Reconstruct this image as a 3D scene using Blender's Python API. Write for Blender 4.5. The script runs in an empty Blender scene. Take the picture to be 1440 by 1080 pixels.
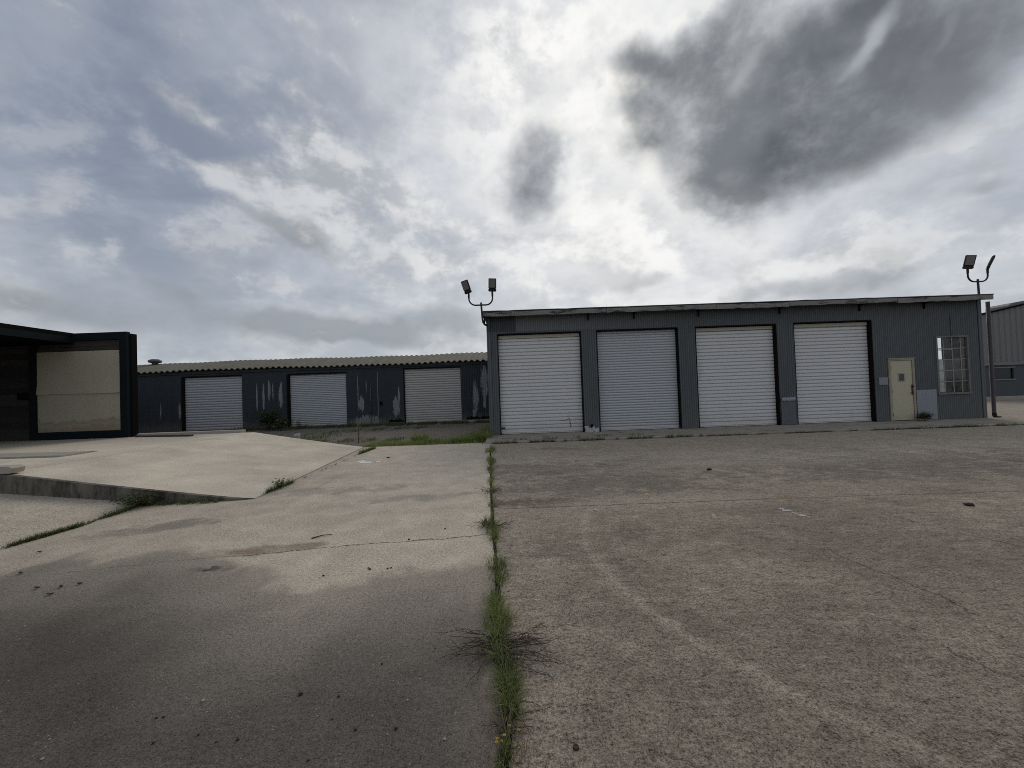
import bpy, math, random
from mathutils import Vector, Matrix

random.seed(7)
rad = math.radians
scene = bpy.context.scene
col = scene.collection

# ------------------------------------------------------------------ camera
F = 560.0                                   # focal length in pixels of a 1440 px wide picture
EYE = Vector((0, 0, 1.6))
PIT, ROL = rad(1.1), rad(2.05)
f_ = Vector((0, math.cos(PIT), math.sin(PIT)))
u0 = Vector((0, -math.sin(PIT), math.cos(PIT)))
r0 = Vector((1, 0, 0))
r_ = r0 * math.cos(ROL) - u0 * math.sin(ROL)
u_ = u0 * math.cos(ROL) + r0 * math.sin(ROL)
cam = bpy.data.cameras.new("camera")
cam.sensor_width = 36.0
cam.lens = F / 1440 * 36.0
cam.clip_start = 0.05
cam.clip_end = 3000
cam_o = bpy.data.objects.new("camera", cam)
col.objects.link(cam_o)
M3 = Matrix((r_, u_, -f_)).transposed()
cam_o.matrix_world = Matrix.Translation(EYE) @ M3.to_4x4()
scene.camera = cam_o


def ray(x, y):
    return (f_ + r_ * ((x - 720) / F) + u_ * ((540 - y) / F)).normalized()


def P(x, y, Y):                             # point of the plane at depth Y (metres)
    d = ray(x, y)
    return EYE + d * (Y / d.y)


def G(x, y, z=0.0):                         # point of the level at height z
    d = ray(x, y)
    return EYE + d * ((z - EYE.z) / d.z)


# ------------------------------------------------------------------ mesh helper
class MB:
    def __init__(s):
        s.v, s.f, s.s = [], [], []

    def add(s, vs, fs, smooth=False):
        b = len(s.v)
        s.v += [tuple(p) for p in vs]
        for q in fs:
            s.f.append([b + i for i in q])
            s.s.append(smooth)

    def box(s, x0, x1, y0, y1, z0, z1, M=None):
        vs = [Vector((x, y, z)) for z in (z0, z1) for y in (y0, y1) for x in (x0, x1)]
        if M is not None:
            vs = [M @ p for p in vs]
        s.add(vs, [(0, 2, 3, 1), (4, 5, 7, 6), (0, 1, 5, 4), (2, 6, 7, 3), (0, 4, 6, 2), (1, 3, 7, 5)])

    def cbox(s, x0, x1, y0, y1, z0, z1, c=.01, M=None):     # box with chamfered edges
        vs, idx = [], {}
        X, Y, Z = (x0, x1), (y0, y1), (z0, z1)
        for i in (0, 1):
            for j in (0, 1):
                for k in (0, 1):
                    sx, sy, sz = (1, -1)[i] * c, (1, -1)[j] * c, (1, -1)[k] * c
                    idx[i, j, k] = len(vs)
                    vs += [Vector((X[i], Y[j] + sy, Z[k] + sz)), Vector((X[i] + sx, Y[j], Z[k] + sz)), Vector((X[i] + sx, Y[j] + sy, Z[k]))]
        if M is not None:
            vs = [M @ p for p in vs]
        fs = []
        for i in (0, 1):
            fs.append([idx[i, a, b] for a, b in ((0, 0), (1, 0), (1, 1), (0, 1))])
            fs.append([idx[a, i, b] + 1 for a, b in ((0, 0), (1, 0), (1, 1), (0, 1))])
            fs.append([idx[a, b, i] + 2 for a, b in ((0, 0), (1, 0), (1, 1), (0, 1))])
        for a in (0, 1):
            for b in (0, 1):
                fs.append([idx[a, b, 0], idx[a, b, 1], idx[a, b, 1] + 1, idx[a, b, 0] + 1])
                fs.append([idx[a, 0, b], idx[a, 1, b], idx[a, 1, b] + 2, idx[a, 0, b] + 2])
                fs.append([idx[0, a, b] + 1, idx[1, a, b] + 1, idx[1, a, b] + 2, idx[0, a, b] + 2])
                for k in (0, 1):
                    fs.append([idx[a, b, k], idx[a, b, k] + 1, idx[a, b, k] + 2])
        s.add(vs, fs)

    def tube(s, path, r, n=8, caps=True):
        path = [Vector(p) for p in path]
        rs = r if isinstance(r, (list, tuple)) else [r] * len(path)
        vs, fs = [], []
        up = Vector((.31, .2, .93))
        for i, p in enumerate(path):
            t = (path[min(i + 1, len(path) - 1)] - path[max(i - 1, 0)]).normalized()
            a = t.cross(up)
            if a.length < .05:
                a = t.cross(Vector((1, 0, 0)))
            a.normalize()
            b = t.cross(a)
            for k in range(n):
                w = 2 * math.pi * k / n
                vs.append(p + (a * math.cos(w) + b * math.sin(w)) * rs[i])
        for i in range(len(path) - 1):
            for k in range(n):
                fs.append((i * n + k, i * n + (k + 1) % n, (i + 1) * n + (k + 1) % n, (i + 1) * n + k))
        s.add(vs, fs, n > 4)
        if caps:
            b = len(s.v) - len(vs)
            s.f.append([b + k for k in range(n)]); s.s.append(False)
            s.f.append([b + (len(path) - 1) * n + k for k in range(n)]); s.s.append(False)

    def prism(s, poly, y0, y1):             # poly of (x, z), extruded in y
        n = len(poly)
        vs = [(x, y0, z) for x, z in poly] + [(x, y1, z) for x, z in poly]
        fs = [list(range(n)), list(range(2 * n - 1, n - 1, -1))]
        fs += [(i, i + n, (i + 1) % n + n, (i + 1) % n) for i in range(n)]
        s.add(vs, fs)

    def slab(s, poly, z0, z1):              # poly of (x, y)
        n = len(poly)
        vs = [(x, y, z0) for x, y in poly] + [(x, y, z1) for x, y in poly]
        fs = [list(range(n - 1, -1, -1)), list(range(n, 2 * n))]
        fs += [(i, (i + 1) % n, (i + 1) % n + n, i + n) for i in range(n)]
        s.add(vs, fs)

    def grid(s, rows, smooth=True):
        n = len(rows[0])
        vs = [p for r in rows for p in r]
        fs = [(i * n + j, i * n + j + 1, (i + 1) * n + j + 1, (i + 1) * n + j) for i in range(len(rows) - 1) for j in range(n - 1)]
        s.add(vs, fs, smooth)

    def build(s, name, mat, parent=None):
        me = bpy.data.meshes.new(name)
        me.from_pydata([tuple(p) for p in s.v], [], s.f)
        me.polygons.foreach_set("use_smooth", s.s)
        me.materials.append(mat)
        me.update()
        o = bpy.data.objects.new(name, me)
        col.objects.link(o)
        if parent is not None:
            o.parent = parent
            o.matrix_parent_inverse = Matrix.Translation(parent.location).inverted()
        return o


def tag(o, label=None, cat=None, group=None, kind=None):
    if label: o["label"] = label
    if cat: o["category"] = cat
    if group: o["group"] = group
    if kind: o["kind"] = kind
    return o


def thing(name, loc, label, cat, group=None):
    o = bpy.data.objects.new(name, None)
    o.empty_display_size = .2
    col.objects.link(o)
    o.location = loc
    return tag(o, label, cat, group)


# ------------------------------------------------------------------ node helper
class E:
    def __init__(s, t, k): s.t, s.k = t, k
    def _m(s, op, a, b=None, c=None, clamp=False): return math_(s.t, op, a, b, c, clamp)
    def __add__(s, o): return s._m('ADD', s, o)
    __radd__ = __add__
    def __sub__(s, o): return s._m('SUBTRACT', s, o)
    def __rsub__(s, o): return s._m('SUBTRACT', o, s)
    def __mul__(s, o): return s._m('MULTIPLY', s, o)
    __rmul__ = __mul__
    def __truediv__(s, o): return s._m('DIVIDE', s, o)
    def abs(s): return s._m('ABSOLUTE', s)
    def max(s, o): return s._m('MAXIMUM', s, o)
    def min(s, o): return s._m('MINIMUM', s, o)
    def pow(s, o): return s._m('POWER', s, o)
    def clamp(s): return s._m('ADD', s, 0.0, None, True)


def put(t, sock, v):
    if isinstance(v, E): t.links.new(v.k, sock)
    elif isinstance(v, (tuple, list)):
        sock.default_value = tuple(v) + ((1,) if len(sock.default_value) == 4 and len(v) == 3 else ())
    else: sock.default_value = v


def math_(t, op, a, b=None, c=None, clamp=False):
    n = t.nodes.new('ShaderNodeMath'); n.operation = op; n.use_clamp = clamp
    for i, v in enumerate((a, b, c)):
        if v is not None: put(t, n.inputs[i], v)
    return E(t, n.outputs[0])


def sstep(x, a, b, lo=0.0, hi=1.0):
    t = x.t
    n = t.nodes.new('ShaderNodeMapRange'); n.interpolation_type = 'SMOOTHSTEP'
    put(t, n.inputs[0], x)
    for i, v in enumerate((a, b, lo, hi)): put(t, n.inputs[i + 1], v)
    return E(t, n.outputs[0])


def mix(fac, a, b, op='MIX'):
    t = next(q.t for q in (fac, a, b) if isinstance(q, E))
    n = t.nodes.new('ShaderNodeMix'); n.data_type = 'RGBA'; n.blend_type = op
    n.clamp_factor = True
    put(t, n.inputs[0], fac); put(t, n.inputs[6], a); put(t, n.inputs[7], b)
    return E(t, n.outputs[2])


def vscale(vec, s, off=(0, 0, 0)):
    t = vec.t
    n = t.nodes.new('ShaderNodeVectorMath'); n.operation = 'MULTIPLY_ADD'
    put(t, n.inputs[0], vec); n.inputs[1].default_value = s; n.inputs[2].default_value = off
    return E(t, n.outputs[0])


def vop(op, a, b):
    t = a.t if isinstance(a, E) else b.t
    n = t.nodes.new('ShaderNodeVectorMath'); n.operation = op
    put(t, n.inputs[0], a); put(t, n.inputs[1], b)
    return E(t, n.outputs['Value' if op in ('DOT_PRODUCT', 'DISTANCE') else 0])


def noise(vec, scale, detail=4.0, rough=.55, dist=0.0, color=False):
    t = vec.t
    n = t.nodes.new('ShaderNodeTexNoise')
    put(t, n.inputs['Vector'], vec)
    n.inputs['Scale'].default_value = scale; n.inputs['Detail'].default_value = detail
    n.inputs['Roughness'].default_value = rough; n.inputs['Distortion'].default_value = dist
    return E(t, n.outputs['Color' if color else 0])


def voro(vec, scale, feature='F1', out='Distance', rnd=1.0):
    t = vec.t
    n = t.nodes.new('ShaderNodeTexVoronoi'); n.feature = feature
    put(t, n.inputs['Vector'], vec); n.inputs['Scale'].default_value = scale
    n.inputs['Randomness'].default_value = rnd
    return E(t, n.outputs[out])


def xyz(vec):
    n = vec.t.nodes.new('ShaderNodeSeparateXYZ'); vec.t.links.new(vec.k, n.inputs[0])
    return [E(vec.t, n.outputs[i]) for i in range(3)]


def vec3(t, a, b, c):
    n = t.nodes.new('ShaderNodeCombineXYZ')
    for i, v in enumerate((a, b, c)): put(t, n.inputs[i], v)
    return E(t, n.outputs[0])


def ramp(x, pts):                           # piecewise value: pts (position 0..1, value 0..1)
    n = x.t.nodes.new('ShaderNodeValToRGB')
    cr = n.color_ramp
    cr.interpolation = 'LINEAR'
    while len(cr.elements) < len(pts): cr.elements.new(.5)
    for e, (p, v) in zip(cr.elements, pts):
        e.position = p; e.color = (v, v, v, 1)
    x.t.links.new(x.k, n.inputs[0])
    return E(x.t, n.outputs[0])


def material(name, fn):
    m = bpy.data.materials.new(name); m.use_nodes = True
    t = m.node_tree
    b = t.nodes['Principled BSDF']
    g = t.nodes.new('ShaderNodeNewGeometry')
    pos = E(t, g.outputs['Position'])
    r = fn(t, pos, E(t, g.outputs['Random Per Island']))
    put(t, b.inputs['Base Color'], r['color'])
    put(t, b.inputs['Roughness'], r.get('rough', .7))
    put(t, b.inputs['Metallic'], r.get('metal', 0.0))
    put(t, b.inputs['Specular IOR Level'], r.get('spec', .3))
    if 'bump' in r:
        n = t.nodes.new('ShaderNodeBump')
        n.inputs['Strength'].default_value = r.get('bstr', .5); n.inputs['Distance'].default_value = r.get('bdist', .005)
        t.links.new(r['bump'].k, n.inputs['Height']); t.links.new(n.outputs[0], b.inputs['Normal'])
    if 'sheen' in r: pass
    return m


def plain(name, c, var=.25, rough=.7, metal=0.0, scale=6.0, spec=.3, streak=1.0):
    def fn(t, pos, isl):
        n = noise(vscale(pos, (1, 1, 1 / streak)), scale, 5, .6)
        n2 = noise(pos, scale * 9, 3, .6)
        k = (n - .5) * 2 * var + (n2 - .5) * var
        return dict(color=mix((k + .5).clamp(), tuple(v * (1 - var) for v in c), tuple(min(1, v * (1 + var)) for v in c)),
                    rough=(n2 * .3 + (rough - .15)), metal=metal, spec=spec, bump=n2, bstr=.15, bdist=.003)
    return material(name, fn)


# ------------------------------------------------------------------ materials of the ground
def ellipse(x, y, cx, cy, rx, ry, ang=0.0, wob=None):
    c, s = math.cos(ang), math.sin(ang)
    a = ((x - cx) * c + (y - cy) * s) / rx
    b = ((x - cx) * (-s) + (y - cy) * c) / ry
    q = a * a + b * b
    return q


def spot(x, y, p, rx, ry, ang=0.0, edge=(1.0, .2), wob=None):
    q = ellipse(x, y, p.x, p.y, rx, ry, ang)
    if wob is not None: q = q + wob
    return sstep(q, edge[0], edge[1])


def line_mask(x, y, p, q, w, wob):          # a crack from p to q
    d = (q - p); L = d.length; ux, uy = d.x / L, d.y / L
    a = (x - p.x) * ux + (y - p.y) * uy
    b = (x - p.x) * (-uy) + (y - p.y) * ux + wob
    return sstep(b.abs(), w, w * .35) * sstep(a, -.02, .1) * sstep(a, L + .02, L - .1)


def shadefac(c, g):                         # multiply a colour by a grey factor
    return mix(1.0, c, vec3(c.t, g, g, g), 'MULTIPLY')


def m_left(t, pos, isl):
    x, y, z = xyz(pos)
    big = noise(pos, .45, 4, .55)
    mid = noise(pos, 2.6, 6, .62)
    fin = noise(pos, 38, 5, .75)
    grit = voro(pos, 95)
    wob = noise(pos, 1.7, 6, .65)
    streaks = noise(vscale(pos, (.5, 2.2, 1)), 1.6, 6, .6, .6)
    light = mix((mid * .6 + streaks * .5 - .05).clamp(), (.40, .348, .275), (.555, .487, .388))
    light = mix(sstep(big, .5, .75) * .35, light, (.19, .168, .143))
    # the old dark coating in the near half: its edge is a wavy line across the slab
    pts = [(-2, 812), (40, 797), (80, 787), (115, 777), (160, 785), (225, 777), (280, 772), (330, 790), (380, 806), (430, 826),
           (500, 822), (540, 806), (575, 797), (620, 798), (690, 790)]
    g = [G(a, b) for a, b in pts]
    rp = [((p.x + 8) / 8, p.y / 10) for p in g]
    rp = [(0.0, g[0].y / 10 + .05)] + [q for q in rp if 0 < q[0] < 1]
    edge = ramp(((x + 8) / 8), rp) * 10
    d = edge - y + (wob - .5) * .9 + (mid - .5) * .55 + (fin - .5) * .25
    soft = noise(pos, .8, 3, .5)
    stain = sstep(d, -.09, .18) * .52 + sstep(d, .0, 1.6) * .48
    dark = mix((mid * .75 + soft * .5 - .1).clamp(), (.056, .049, .043), (.145, .128, .111))
    # darker, almost black towards the left, browner by the weeds
    lft = sstep(x + (soft - .5) * 2.0, -1.0, -3.4)
    dark = mix(lft * .55, dark, (.040, .034, .030))
    nearw = sstep(x + (wob - .5) * .6, -.55, -.02)
    dark = mix(nearw * .75, dark, mix(mid, (.115, .097, .08), (.215, .183, .152)))
    bar = sstep(noise(vscale(pos, (.35, 1.3, 1)), 1.4, 4, .5, .8), .52, .66)
    dark = mix(bar * .5, dark, (.12, .107, .095))
    c = mix(stain.clamp(), light, dark)
    for (px, py, rx, ry, an, cc, am) in (
            (385, 772, .62, .11, .1, (.13, .078, .056), .5), (340, 779, .35, .09, .1, (.16, .10, .072), .35),
            (290, 800, .28, .10, .1, (.03, .026, .023), .85), (470, 690, 1.2, .3, 0, (.24, .215, .185), .5),
            (215, 742, .7, .22, .3, (.16, .142, .122), .7), (590, 700, .9, .2, .2, (.22, .195, .17), .5)):
        c = mix(spot(x, y, G(px, py), rx, ry, an, (1.5, .0), (wob - .5) * 7 + (mid - .5) * 3) * am, c, cc)
    # pale worn rim along the weedy joint
    for (px, py, rx, ry) in ((668, 835, .06, .26), (690, 965, .06, .2), (684, 900, .05, .14)):
        c = mix(spot(x, y, G(px, py), rx, ry, 0, (1.6, .1), (wob - .5) * 9 + (fin - .5) * 4) * .65, c, (.27, .23, .185))
    cw = (noise(pos, 2.2, 6, .7) - .5) * .30
    crack = line_mask(x, y, G(335, 781), G(690, 751), .012, cw).max(line_mask(x, y, G(60, 808), G(345, 780), .008, cw) * .5)
    crack = crack.max(line_mask(x, y, G(440, 689), G(475, 671), .012, cw * .3) * .6)
    ka, kb = G(360, 701), G(513, 628.5)
    ke = line_mask(x, y, ka, kb, .075, cw * .12 - .02)
    c = mix(sstep(((x - ka.x) - (y - ka.y) * ((kb.x - ka.x) / (kb.y - ka.y))) + (mid - .5) * .6, .9, .0) * .30, c, (.22, .19, .155))
    crack = crack.max(ke * (.55 + (mid - .5) * 2))
    c = mix(crack * .75, c, (.035, .028, .024))
    fin2 = noise(pos, 120, 3, .7)
    c = shadefac(c, ((fin - .5) * 2.2 + (fin2 - .5) * 3.4 + (mid - .5) * .6 + 1.03).max(.15))
    c = mix(sstep(fin2, .66, .76) * .5 * nearw.max(.3), c, (.45, .41, .36))
    peb = sstep(voro(pos, 32), .17, .08)
    c = mix(peb * sstep(noise(pos, 5, 2, .5), .52, .6) * .6, c, (.42, .38, .33))
    return dict(color=c, rough=.82, spec=.2, bump=fin * .9 + fin2 * .5 + mid * .5 - crack * 1.5, bstr=.8, bdist=.006)


def m_right(t, pos, isl):
    x, y, z = xyz(pos)
    big = noise(pos, .33, 5, .6)
    mid = noise(vscale(pos, (1, 1.5, 1)), 1.5, 7, .68, .5)
    mid2 = noise(vscale(pos, (1, 1, 1), (31, 7, 0)), 4.5, 6, .7)
    fin = noise(pos, 52, 4, .72)
    fin2 = noise(vscale(pos, (1, 1, 1), (3, 9, 0)), 125, 3, .7)
    pit = noise(vscale(pos, (1, 1.25, 1), (8, 5, 0)), 17, 6, .72, .6)
    grn = noise(vscale(pos, (.8, 1.9, 1), (2, 11, 0)), 6.5, 7, .72, .4)
    k = ((mid - .5) * 1.1 + (big - .5) * .8 + (mid2 - .5) * .7 + .50)
    c = mix(k.clamp(), (.142, .118, .091), (.352, .302, .236))
    # smoother, paler band along the garage kerb
    pale = sstep(y + (mid - .5) * 5 + (big - .5) * 5, 6.6, 10.0)
    big2 = sstep(y + (big - .5) * 9 + (mid - .5) * 4 - x * .22, 4.6, 1.6)
    c = mix(big2 * .38, c, (.115, .096, .077))
    c = mix(pale * .78, c, mix(mid, (.26, .218, .168), (.46, .39, .302)))
    # brown blotches
    c = mix(sstep(noise(vscale(pos, (1, 1, 1), (5, 3, 0)), .9, 6, .65), .55, .72) * .35, c, (.14, .115, .092))
    c = mix(sstep(noise(vscale(pos, (1, 1, 1), (15, 13, 0)), .55, 6, .7), .56, .7) * .28, c, (.115, .098, .078))
    # an old tyre sweep left paler than the rest, and the fainter one next to it
    A, B, C = (Vector(G(*q).xy) for q in ((826, 722), (862, 815), (985, 905)))
    ax, ay, bx, by, cx, cy = A.x, A.y, B.x, B.y, C.x, C.y
    D = 2 * (ax * (by - cy) + bx * (cy - ay) + cx * (ay - by))
    ux = ((ax ** 2 + ay ** 2) * (by - cy) + (bx ** 2 + by ** 2) * (cy - ay) + (cx ** 2 + cy ** 2) * (ay - by)) / D
    uy = ((ax ** 2 + ay ** 2) * (cx - bx) + (bx ** 2 + by ** 2) * (ax - cx) + (cx ** 2 + cy ** 2) * (bx - ax)) / D
    R = math.hypot(ax - ux, ay - uy)
    dx, dy = x - ux, y - uy
    dist = (dx * dx + dy * dy).pow(.5) - R + (mid2 - .5) * .16
    side = sstep(y, A.y + .8, A.y - .5) * sstep(x, C.x + 1.6, C.x - .2) * sstep(y, .8, 1.6)
    trk = sstep((dist.abs() - .02 + (grn - .5) * .2), .065, -.02) * side
    c = mix(trk * (.10 + mid2 * .75), c, (.385, .33, .258))
    trk2 = sstep(((dist + .30).abs()), .05, .0) * side
    c = mix(trk2 * .25, c, (.33, .285, .225))
    # by the weedy joint
    wobx = (mid2 - .5) * .5
    c = mix(sstep(x + wobx, .38, .06) * .38, c, (.30, .255, .205))
    for (px, py, rx, ry, an, cc, am) in (
            (785, 631, .75, .30, -.5, (.24, .135, .08), .5), (745, 707, .8, .22, .05, (.075, .058, .046), .7),
            (860, 680, 2.2, .7, 0, (.125, .108, .088), .55), (760, 660, 1.6, .7, .1, (.13, .113, .093), .55),
            (820, 768, .9, .45, 0, (.125, .106, .085), .4), (1330, 652, 4.0, 1.1, 0, (.12, .104, .086), .5),
            (1130, 645, 2.6, .6, 0, (.33, .29, .235), .45), (930, 705, 1.6, .35, 0, (.36, .31, .25), .5)):
        c = mix(spot(x, y, G(px, py), rx, ry, an, (1.6, .0), (mid2 - .5) * 6.0 + (mid - .5) * 5) * am, c, cc)
    cw = (noise(pos, 1.9, 6, .7) - .5) * .34
    crack = line_mask(x, y, G(700, 716), G(1045, 703), .02, cw * .5)
    crack = crack.max(line_mask(x, y, G(1040, 703), G(1440, 690), .02, cw * .5) * .7)
    for a, b in (((1165, 772), (1400, 872)), ((1230, 720), (1440, 770)), ((1300, 900), (1440, 960))):
        crack = crack.max(line_mask(x, y, G(*a), G(*b), .012, cw) * .75)
    net = .6 * sstep(voro(vop('ADD', pos, vscale(noise(pos, 2.2, 5, .6, 0, True), (.6, .6, 0))), 1.25, 'DISTANCE_TO_EDGE'), .012, .003)
    crack = crack.max(net * sstep(noise(pos, .5, 3, .5), .5, .62) * .6)
    c = mix(crack * .7, c, (.03, .025, .021))
    c = shadefac(c, ((fin - .5) * 3.7 + (fin2 - .5) * 3.6 + (pit - .5) * 1.9 + (grn - .5) * 1.4 + 1.08).max(.12))
    c = mix(sstep(pit, .42, .30) * .6, c, (.045, .036, .028))  # surface relief put into the colour: dirty pits darkened as shaded hollows
    c = mix(sstep(grn, .37, .27) * .5, c, (.055, .046, .037))
    c = mix(sstep(fin2, .67, .76) * .4, c, (.52, .46, .38))
    return dict(color=c, rough=.85, spec=.2, bump=fin * .9 + fin2 * .4 + pit * 1.2 + mid2 * .8 - crack, bstr=.95, bdist=.008)


def m_ramp(t, pos, isl):
    x, y, z = xyz(pos)
    mid = noise(pos, .9, 6, .6)
    br = noise(vscale(pos, (6, .6, 1)), 3.0, 4, .6)
    fin = noise(pos, 45, 4, .7)
    c = mix((mid * .8 + br * .3 - .05).clamp(), (.43, .382, .305), (.60, .537, .435))
    dirt = sstep(y + (mid - .5) * 3, 9.6, 12.6) * sstep(x, -8.0, -10.5)
    c = mix(dirt * .5, c, (.28, .255, .225))
    c = mix(sstep(noise(vscale(pos, (.4, 1.8, 1)), 1.1, 5, .6, .5), .56, .70) * .35, c, (.33, .30, .262))
    fin2 = noise(pos, 110, 3, .7)
    c = shadefac(c, (fin - .5) * 1.2 + (fin2 - .5) * 1.0 + (mid - .5) * .6 + 1.0)
    cr2 = (noise(pos, 1.4, 5, .65) - .5) * .3
    c = mix(line_mask(x, y, Vector((-8.45, 6.6, 0)), Vector((-8.7, 13.2, 0)), .03, cr2 * .4) * .45, c, (.16, .14, .115))
    c = mix(sstep(noise(pos, 2.1, 7, .72), .60, .72) * .3, c, (.30, .26, .21))
    return dict(color=c, rough=.85, spec=.2, bump=fin * .6 + br * .5, bstr=.5, bdist=.004)


def m_kerb(t, pos, isl):
    x, y, z = xyz(pos)
    n = noise(vscale(pos, (1, 1, .22)), 7, 7, .72)
    m = noise(pos, 2.2, 5, .6)
    f = noise(pos, 40, 4, .7)
    c = mix(m, (.10, .09, .075), (.24, .217, .18))
    c = mix(sstep(n * .65 + m * .5 + (f - .5) * .15, .46, .72) * .85, c, (.018, .017, .015))
    c = mix(sstep(f, .6, .8) * .3, c, (.36, .33, .29))
    return dict(color=c, rough=.9, spec=.15, bump=f, bstr=.5, bdist=.006)


def m_dirt(t, pos, isl):
    m = noise(pos, .7, 6, .65)
    f = noise(pos, 22, 5, .75)
    g = noise(pos, 2.6, 5, .7)
    c = mix(m, (.115, .098, .083), (.225, .20, .172))
    c = mix(sstep(g, .58, .66) * .6, c, (.045, .060, .024))
    c = mix(sstep(f, .58, .75) * .45, c, (.34, .31, .27))
    c = mix(sstep(f, .45, .3) * .55, c, (.035, .030, .025))
    return dict(color=c, rough=.95, spec=.1, bump=f, bstr=.9, bdist=.03)


def m_apron(t, pos, isl):
    m = noise(vscale(pos, (.6, 1.5, 1)), 1.3, 6, .65)
    f = noise(pos, 26, 5, .75)
    c = mix(m, (.21, .185, .152), (.42, .37, .305))
    c = mix(sstep(noise(pos, 2.4, 5, .7), .55, .66) * .5, c, (.085, .080, .055))
    c = mix(sstep(f, .6, .76) * .4, c, (.40, .36, .31))
    c = mix(sstep(f, .43, .28) * .5, c, (.04, .035, .03))
    return dict(color=c, rough=.9, spec=.15, bump=f, bstr=.6, bdist=.01)


ML, MR = material('left_concrete', m_left), material('right_concrete', m_right)
MRAMP, MKERB, MDIRT, MAPR = material('ramp_concrete', m_ramp), material('stained_kerb', m_kerb), material('dirt', m_dirt), material('apron_concrete', m_apron)


# ------------------------------------------------------------------ materials of the buildings
def m_garage(t, pos, isl):
    x, y, z = xyz(pos)
    st = noise(vscale(pos, (6, 1, .25)), 2.0, 5, .65)
    big = noise(pos, .6, 4, .5)
    f = noise(pos, 30, 4, .7)
    c = mix((st * .8 + big * .5 - .15).clamp(), (.056, .064, .069), (.115, .126, .132))
    c = mix(sstep(z + (st - .5) * 2.4, 1.4, .1) * .45, c, (.125, .130, .122))
    # unfaded sheet at the upper left corner, a faded run of sheets beside it
    a = P(684, 470, 14).x; b = P(725.5, 470, 14).x; e = P(820, 470, 14).x
    up = sstep(z, 3.70, 3.72)
    c = mix(up * sstep(x, b, b - .01) * .85, c, (.032, .039, .048))
    c = mix(up * sstep(x, b, b + .01) * sstep(x, e + 4, b + .3) * (st * .8 + .2) * .8, c, (.20, .212, .225))
    c = mix(sstep(f, .66, .8) * .25, c, (.25, .25, .24))
    crest = sstep(math_(t, 'SINE', x * (2 * math.pi / .076)), .1, .95)  # rib light and shade put into the paint: paler crests, darker troughs
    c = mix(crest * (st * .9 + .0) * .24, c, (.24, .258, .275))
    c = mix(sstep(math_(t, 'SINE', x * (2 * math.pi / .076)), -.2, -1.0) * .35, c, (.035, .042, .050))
    tear = sstep(noise(vscale(pos, (9, 1, .5)), 1.5, 4, .7), .70, .76)
    c = mix(tear * .5, c, (.23, .24, .245))
    return dict(color=c, rough=.62, spec=.35, bump=f, bstr=.08, bdist=.002)


def peel_material(name, base, peel, blobs, Y):
    def fn(t, pos, isl):
        x, y, z = xyz(pos)
        st = noise(vscale(pos, (5, 1, .2)), 2.4, 5, .65)
        big = noise(pos, .5, 4, .5)
        w = noise(vscale(pos, (6, 1, .9)), 1.9, 5, .7)
        w2 = noise(vscale(pos, (9, 1, 2)), 4, 4, .7)
        f = noise(pos, 25, 4, .7)
        c = mix((st * .7 + big * .5 - .1).clamp(), tuple(v * .6 for v in base), tuple(v * 1.4 for v in base))
        tot = None
        for (px0, py0, px1, py1) in blobs:
            a, b = P(px0, py0, Y), P(px1, py1, Y)
            q = ellipse(x, z, (a.x + b.x) / 2, (a.z + b.z) / 2, abs(b.x - a.x) / 2.2, abs(b.z - a.z) / 2) + (w - .5) * 4.2 + (w2 - .5) * 2.0
            s = sstep(q, .95, .75)
            tot = s if tot is None else tot.max(s)
        c = mix(tot * .85, c, mix(st, tuple(v * .7 for v in peel), tuple(v * 1.25 for v in peel)))
        c = mix(sstep(z + (w - .5) * 1.2, .62, .05) * .45, c, (.15, .14, .12))
        return dict(color=c, rough=.7, spec=.25, bump=f, bstr=.1, bdist=.003)
    return material(name, fn)


def m_door(tint, hi, pitch=.108, zoff=0.0, w=.16, amt=.55):
    def fn(t, pos, isl):
        x, y, z = xyz(pos)
        st = noise(vscale(pos, (4, 1, .3)), 1.6, 5, .6)
        big = noise(pos, .7, 4, .6)
        f = noise(pos, 28, 4, .7)
        c = mix((st * .6 + big * .6 - .1).clamp(), tuple(v * .82 for v in tint), tint)
        c = mix(sstep(noise(vscale(pos, (2, 1, 1)), 1.1, 5, .7), .58, .72) * .3, c, (.42, .40, .35))
        c = mix(sstep(z + (st - .5) * .8, hi - .35, hi + .02) * .35, c, (.50, .47, .38))
        c = mix(sstep(z + (big - .5) * 1.2, .7, -.1) * .4, c, (.38, .35, .30))
        c = mix(sstep(f, .68, .8) * .2, c, (.25, .2, .15))
        ph = math_(t, 'FRACT', (z - zoff) / pitch)
        ph = (ph - .5).abs()
        c = mix(sstep(ph, .5 - w, .5) * (st * .6 + .65) * amt, c, (.13, .13, .135))
        return dict(color=c, rough=.5, spec=.35, bump=f, bstr=.05, bdist=.002)
    return fn


def m_roofsheet(t, pos, isl):
    n = noise(vscale(pos, (2, .4, 1)), 1.8, 6, .65)
    f = noise(pos, 18, 5, .7)
    c = mix(n, (.085, .078, .060), (.235, .222, .182))
    c = mix(sstep(f, .56, .7) * .4, c, (.07, .062, .048))
    return dict(color=c, rough=.9, spec=.15, bump=f, bstr=.3, bdist=.01)


def m_fascia(t, pos, isl):
    n = noise(vscale(pos, (.6, 1, 2.5)), 2.6, 8, .75)
    f = noise(pos, 22, 4, .7)
    c = mix(sstep(n, .36, .50), (.035, .032, .03), (.225, .218, .207))
    c = mix(sstep(f, .6, .75) * .4, c, (.06, .05, .042))
    return dict(color=c, rough=.8, bump=f, bstr=.3, bdist=.006)


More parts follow.
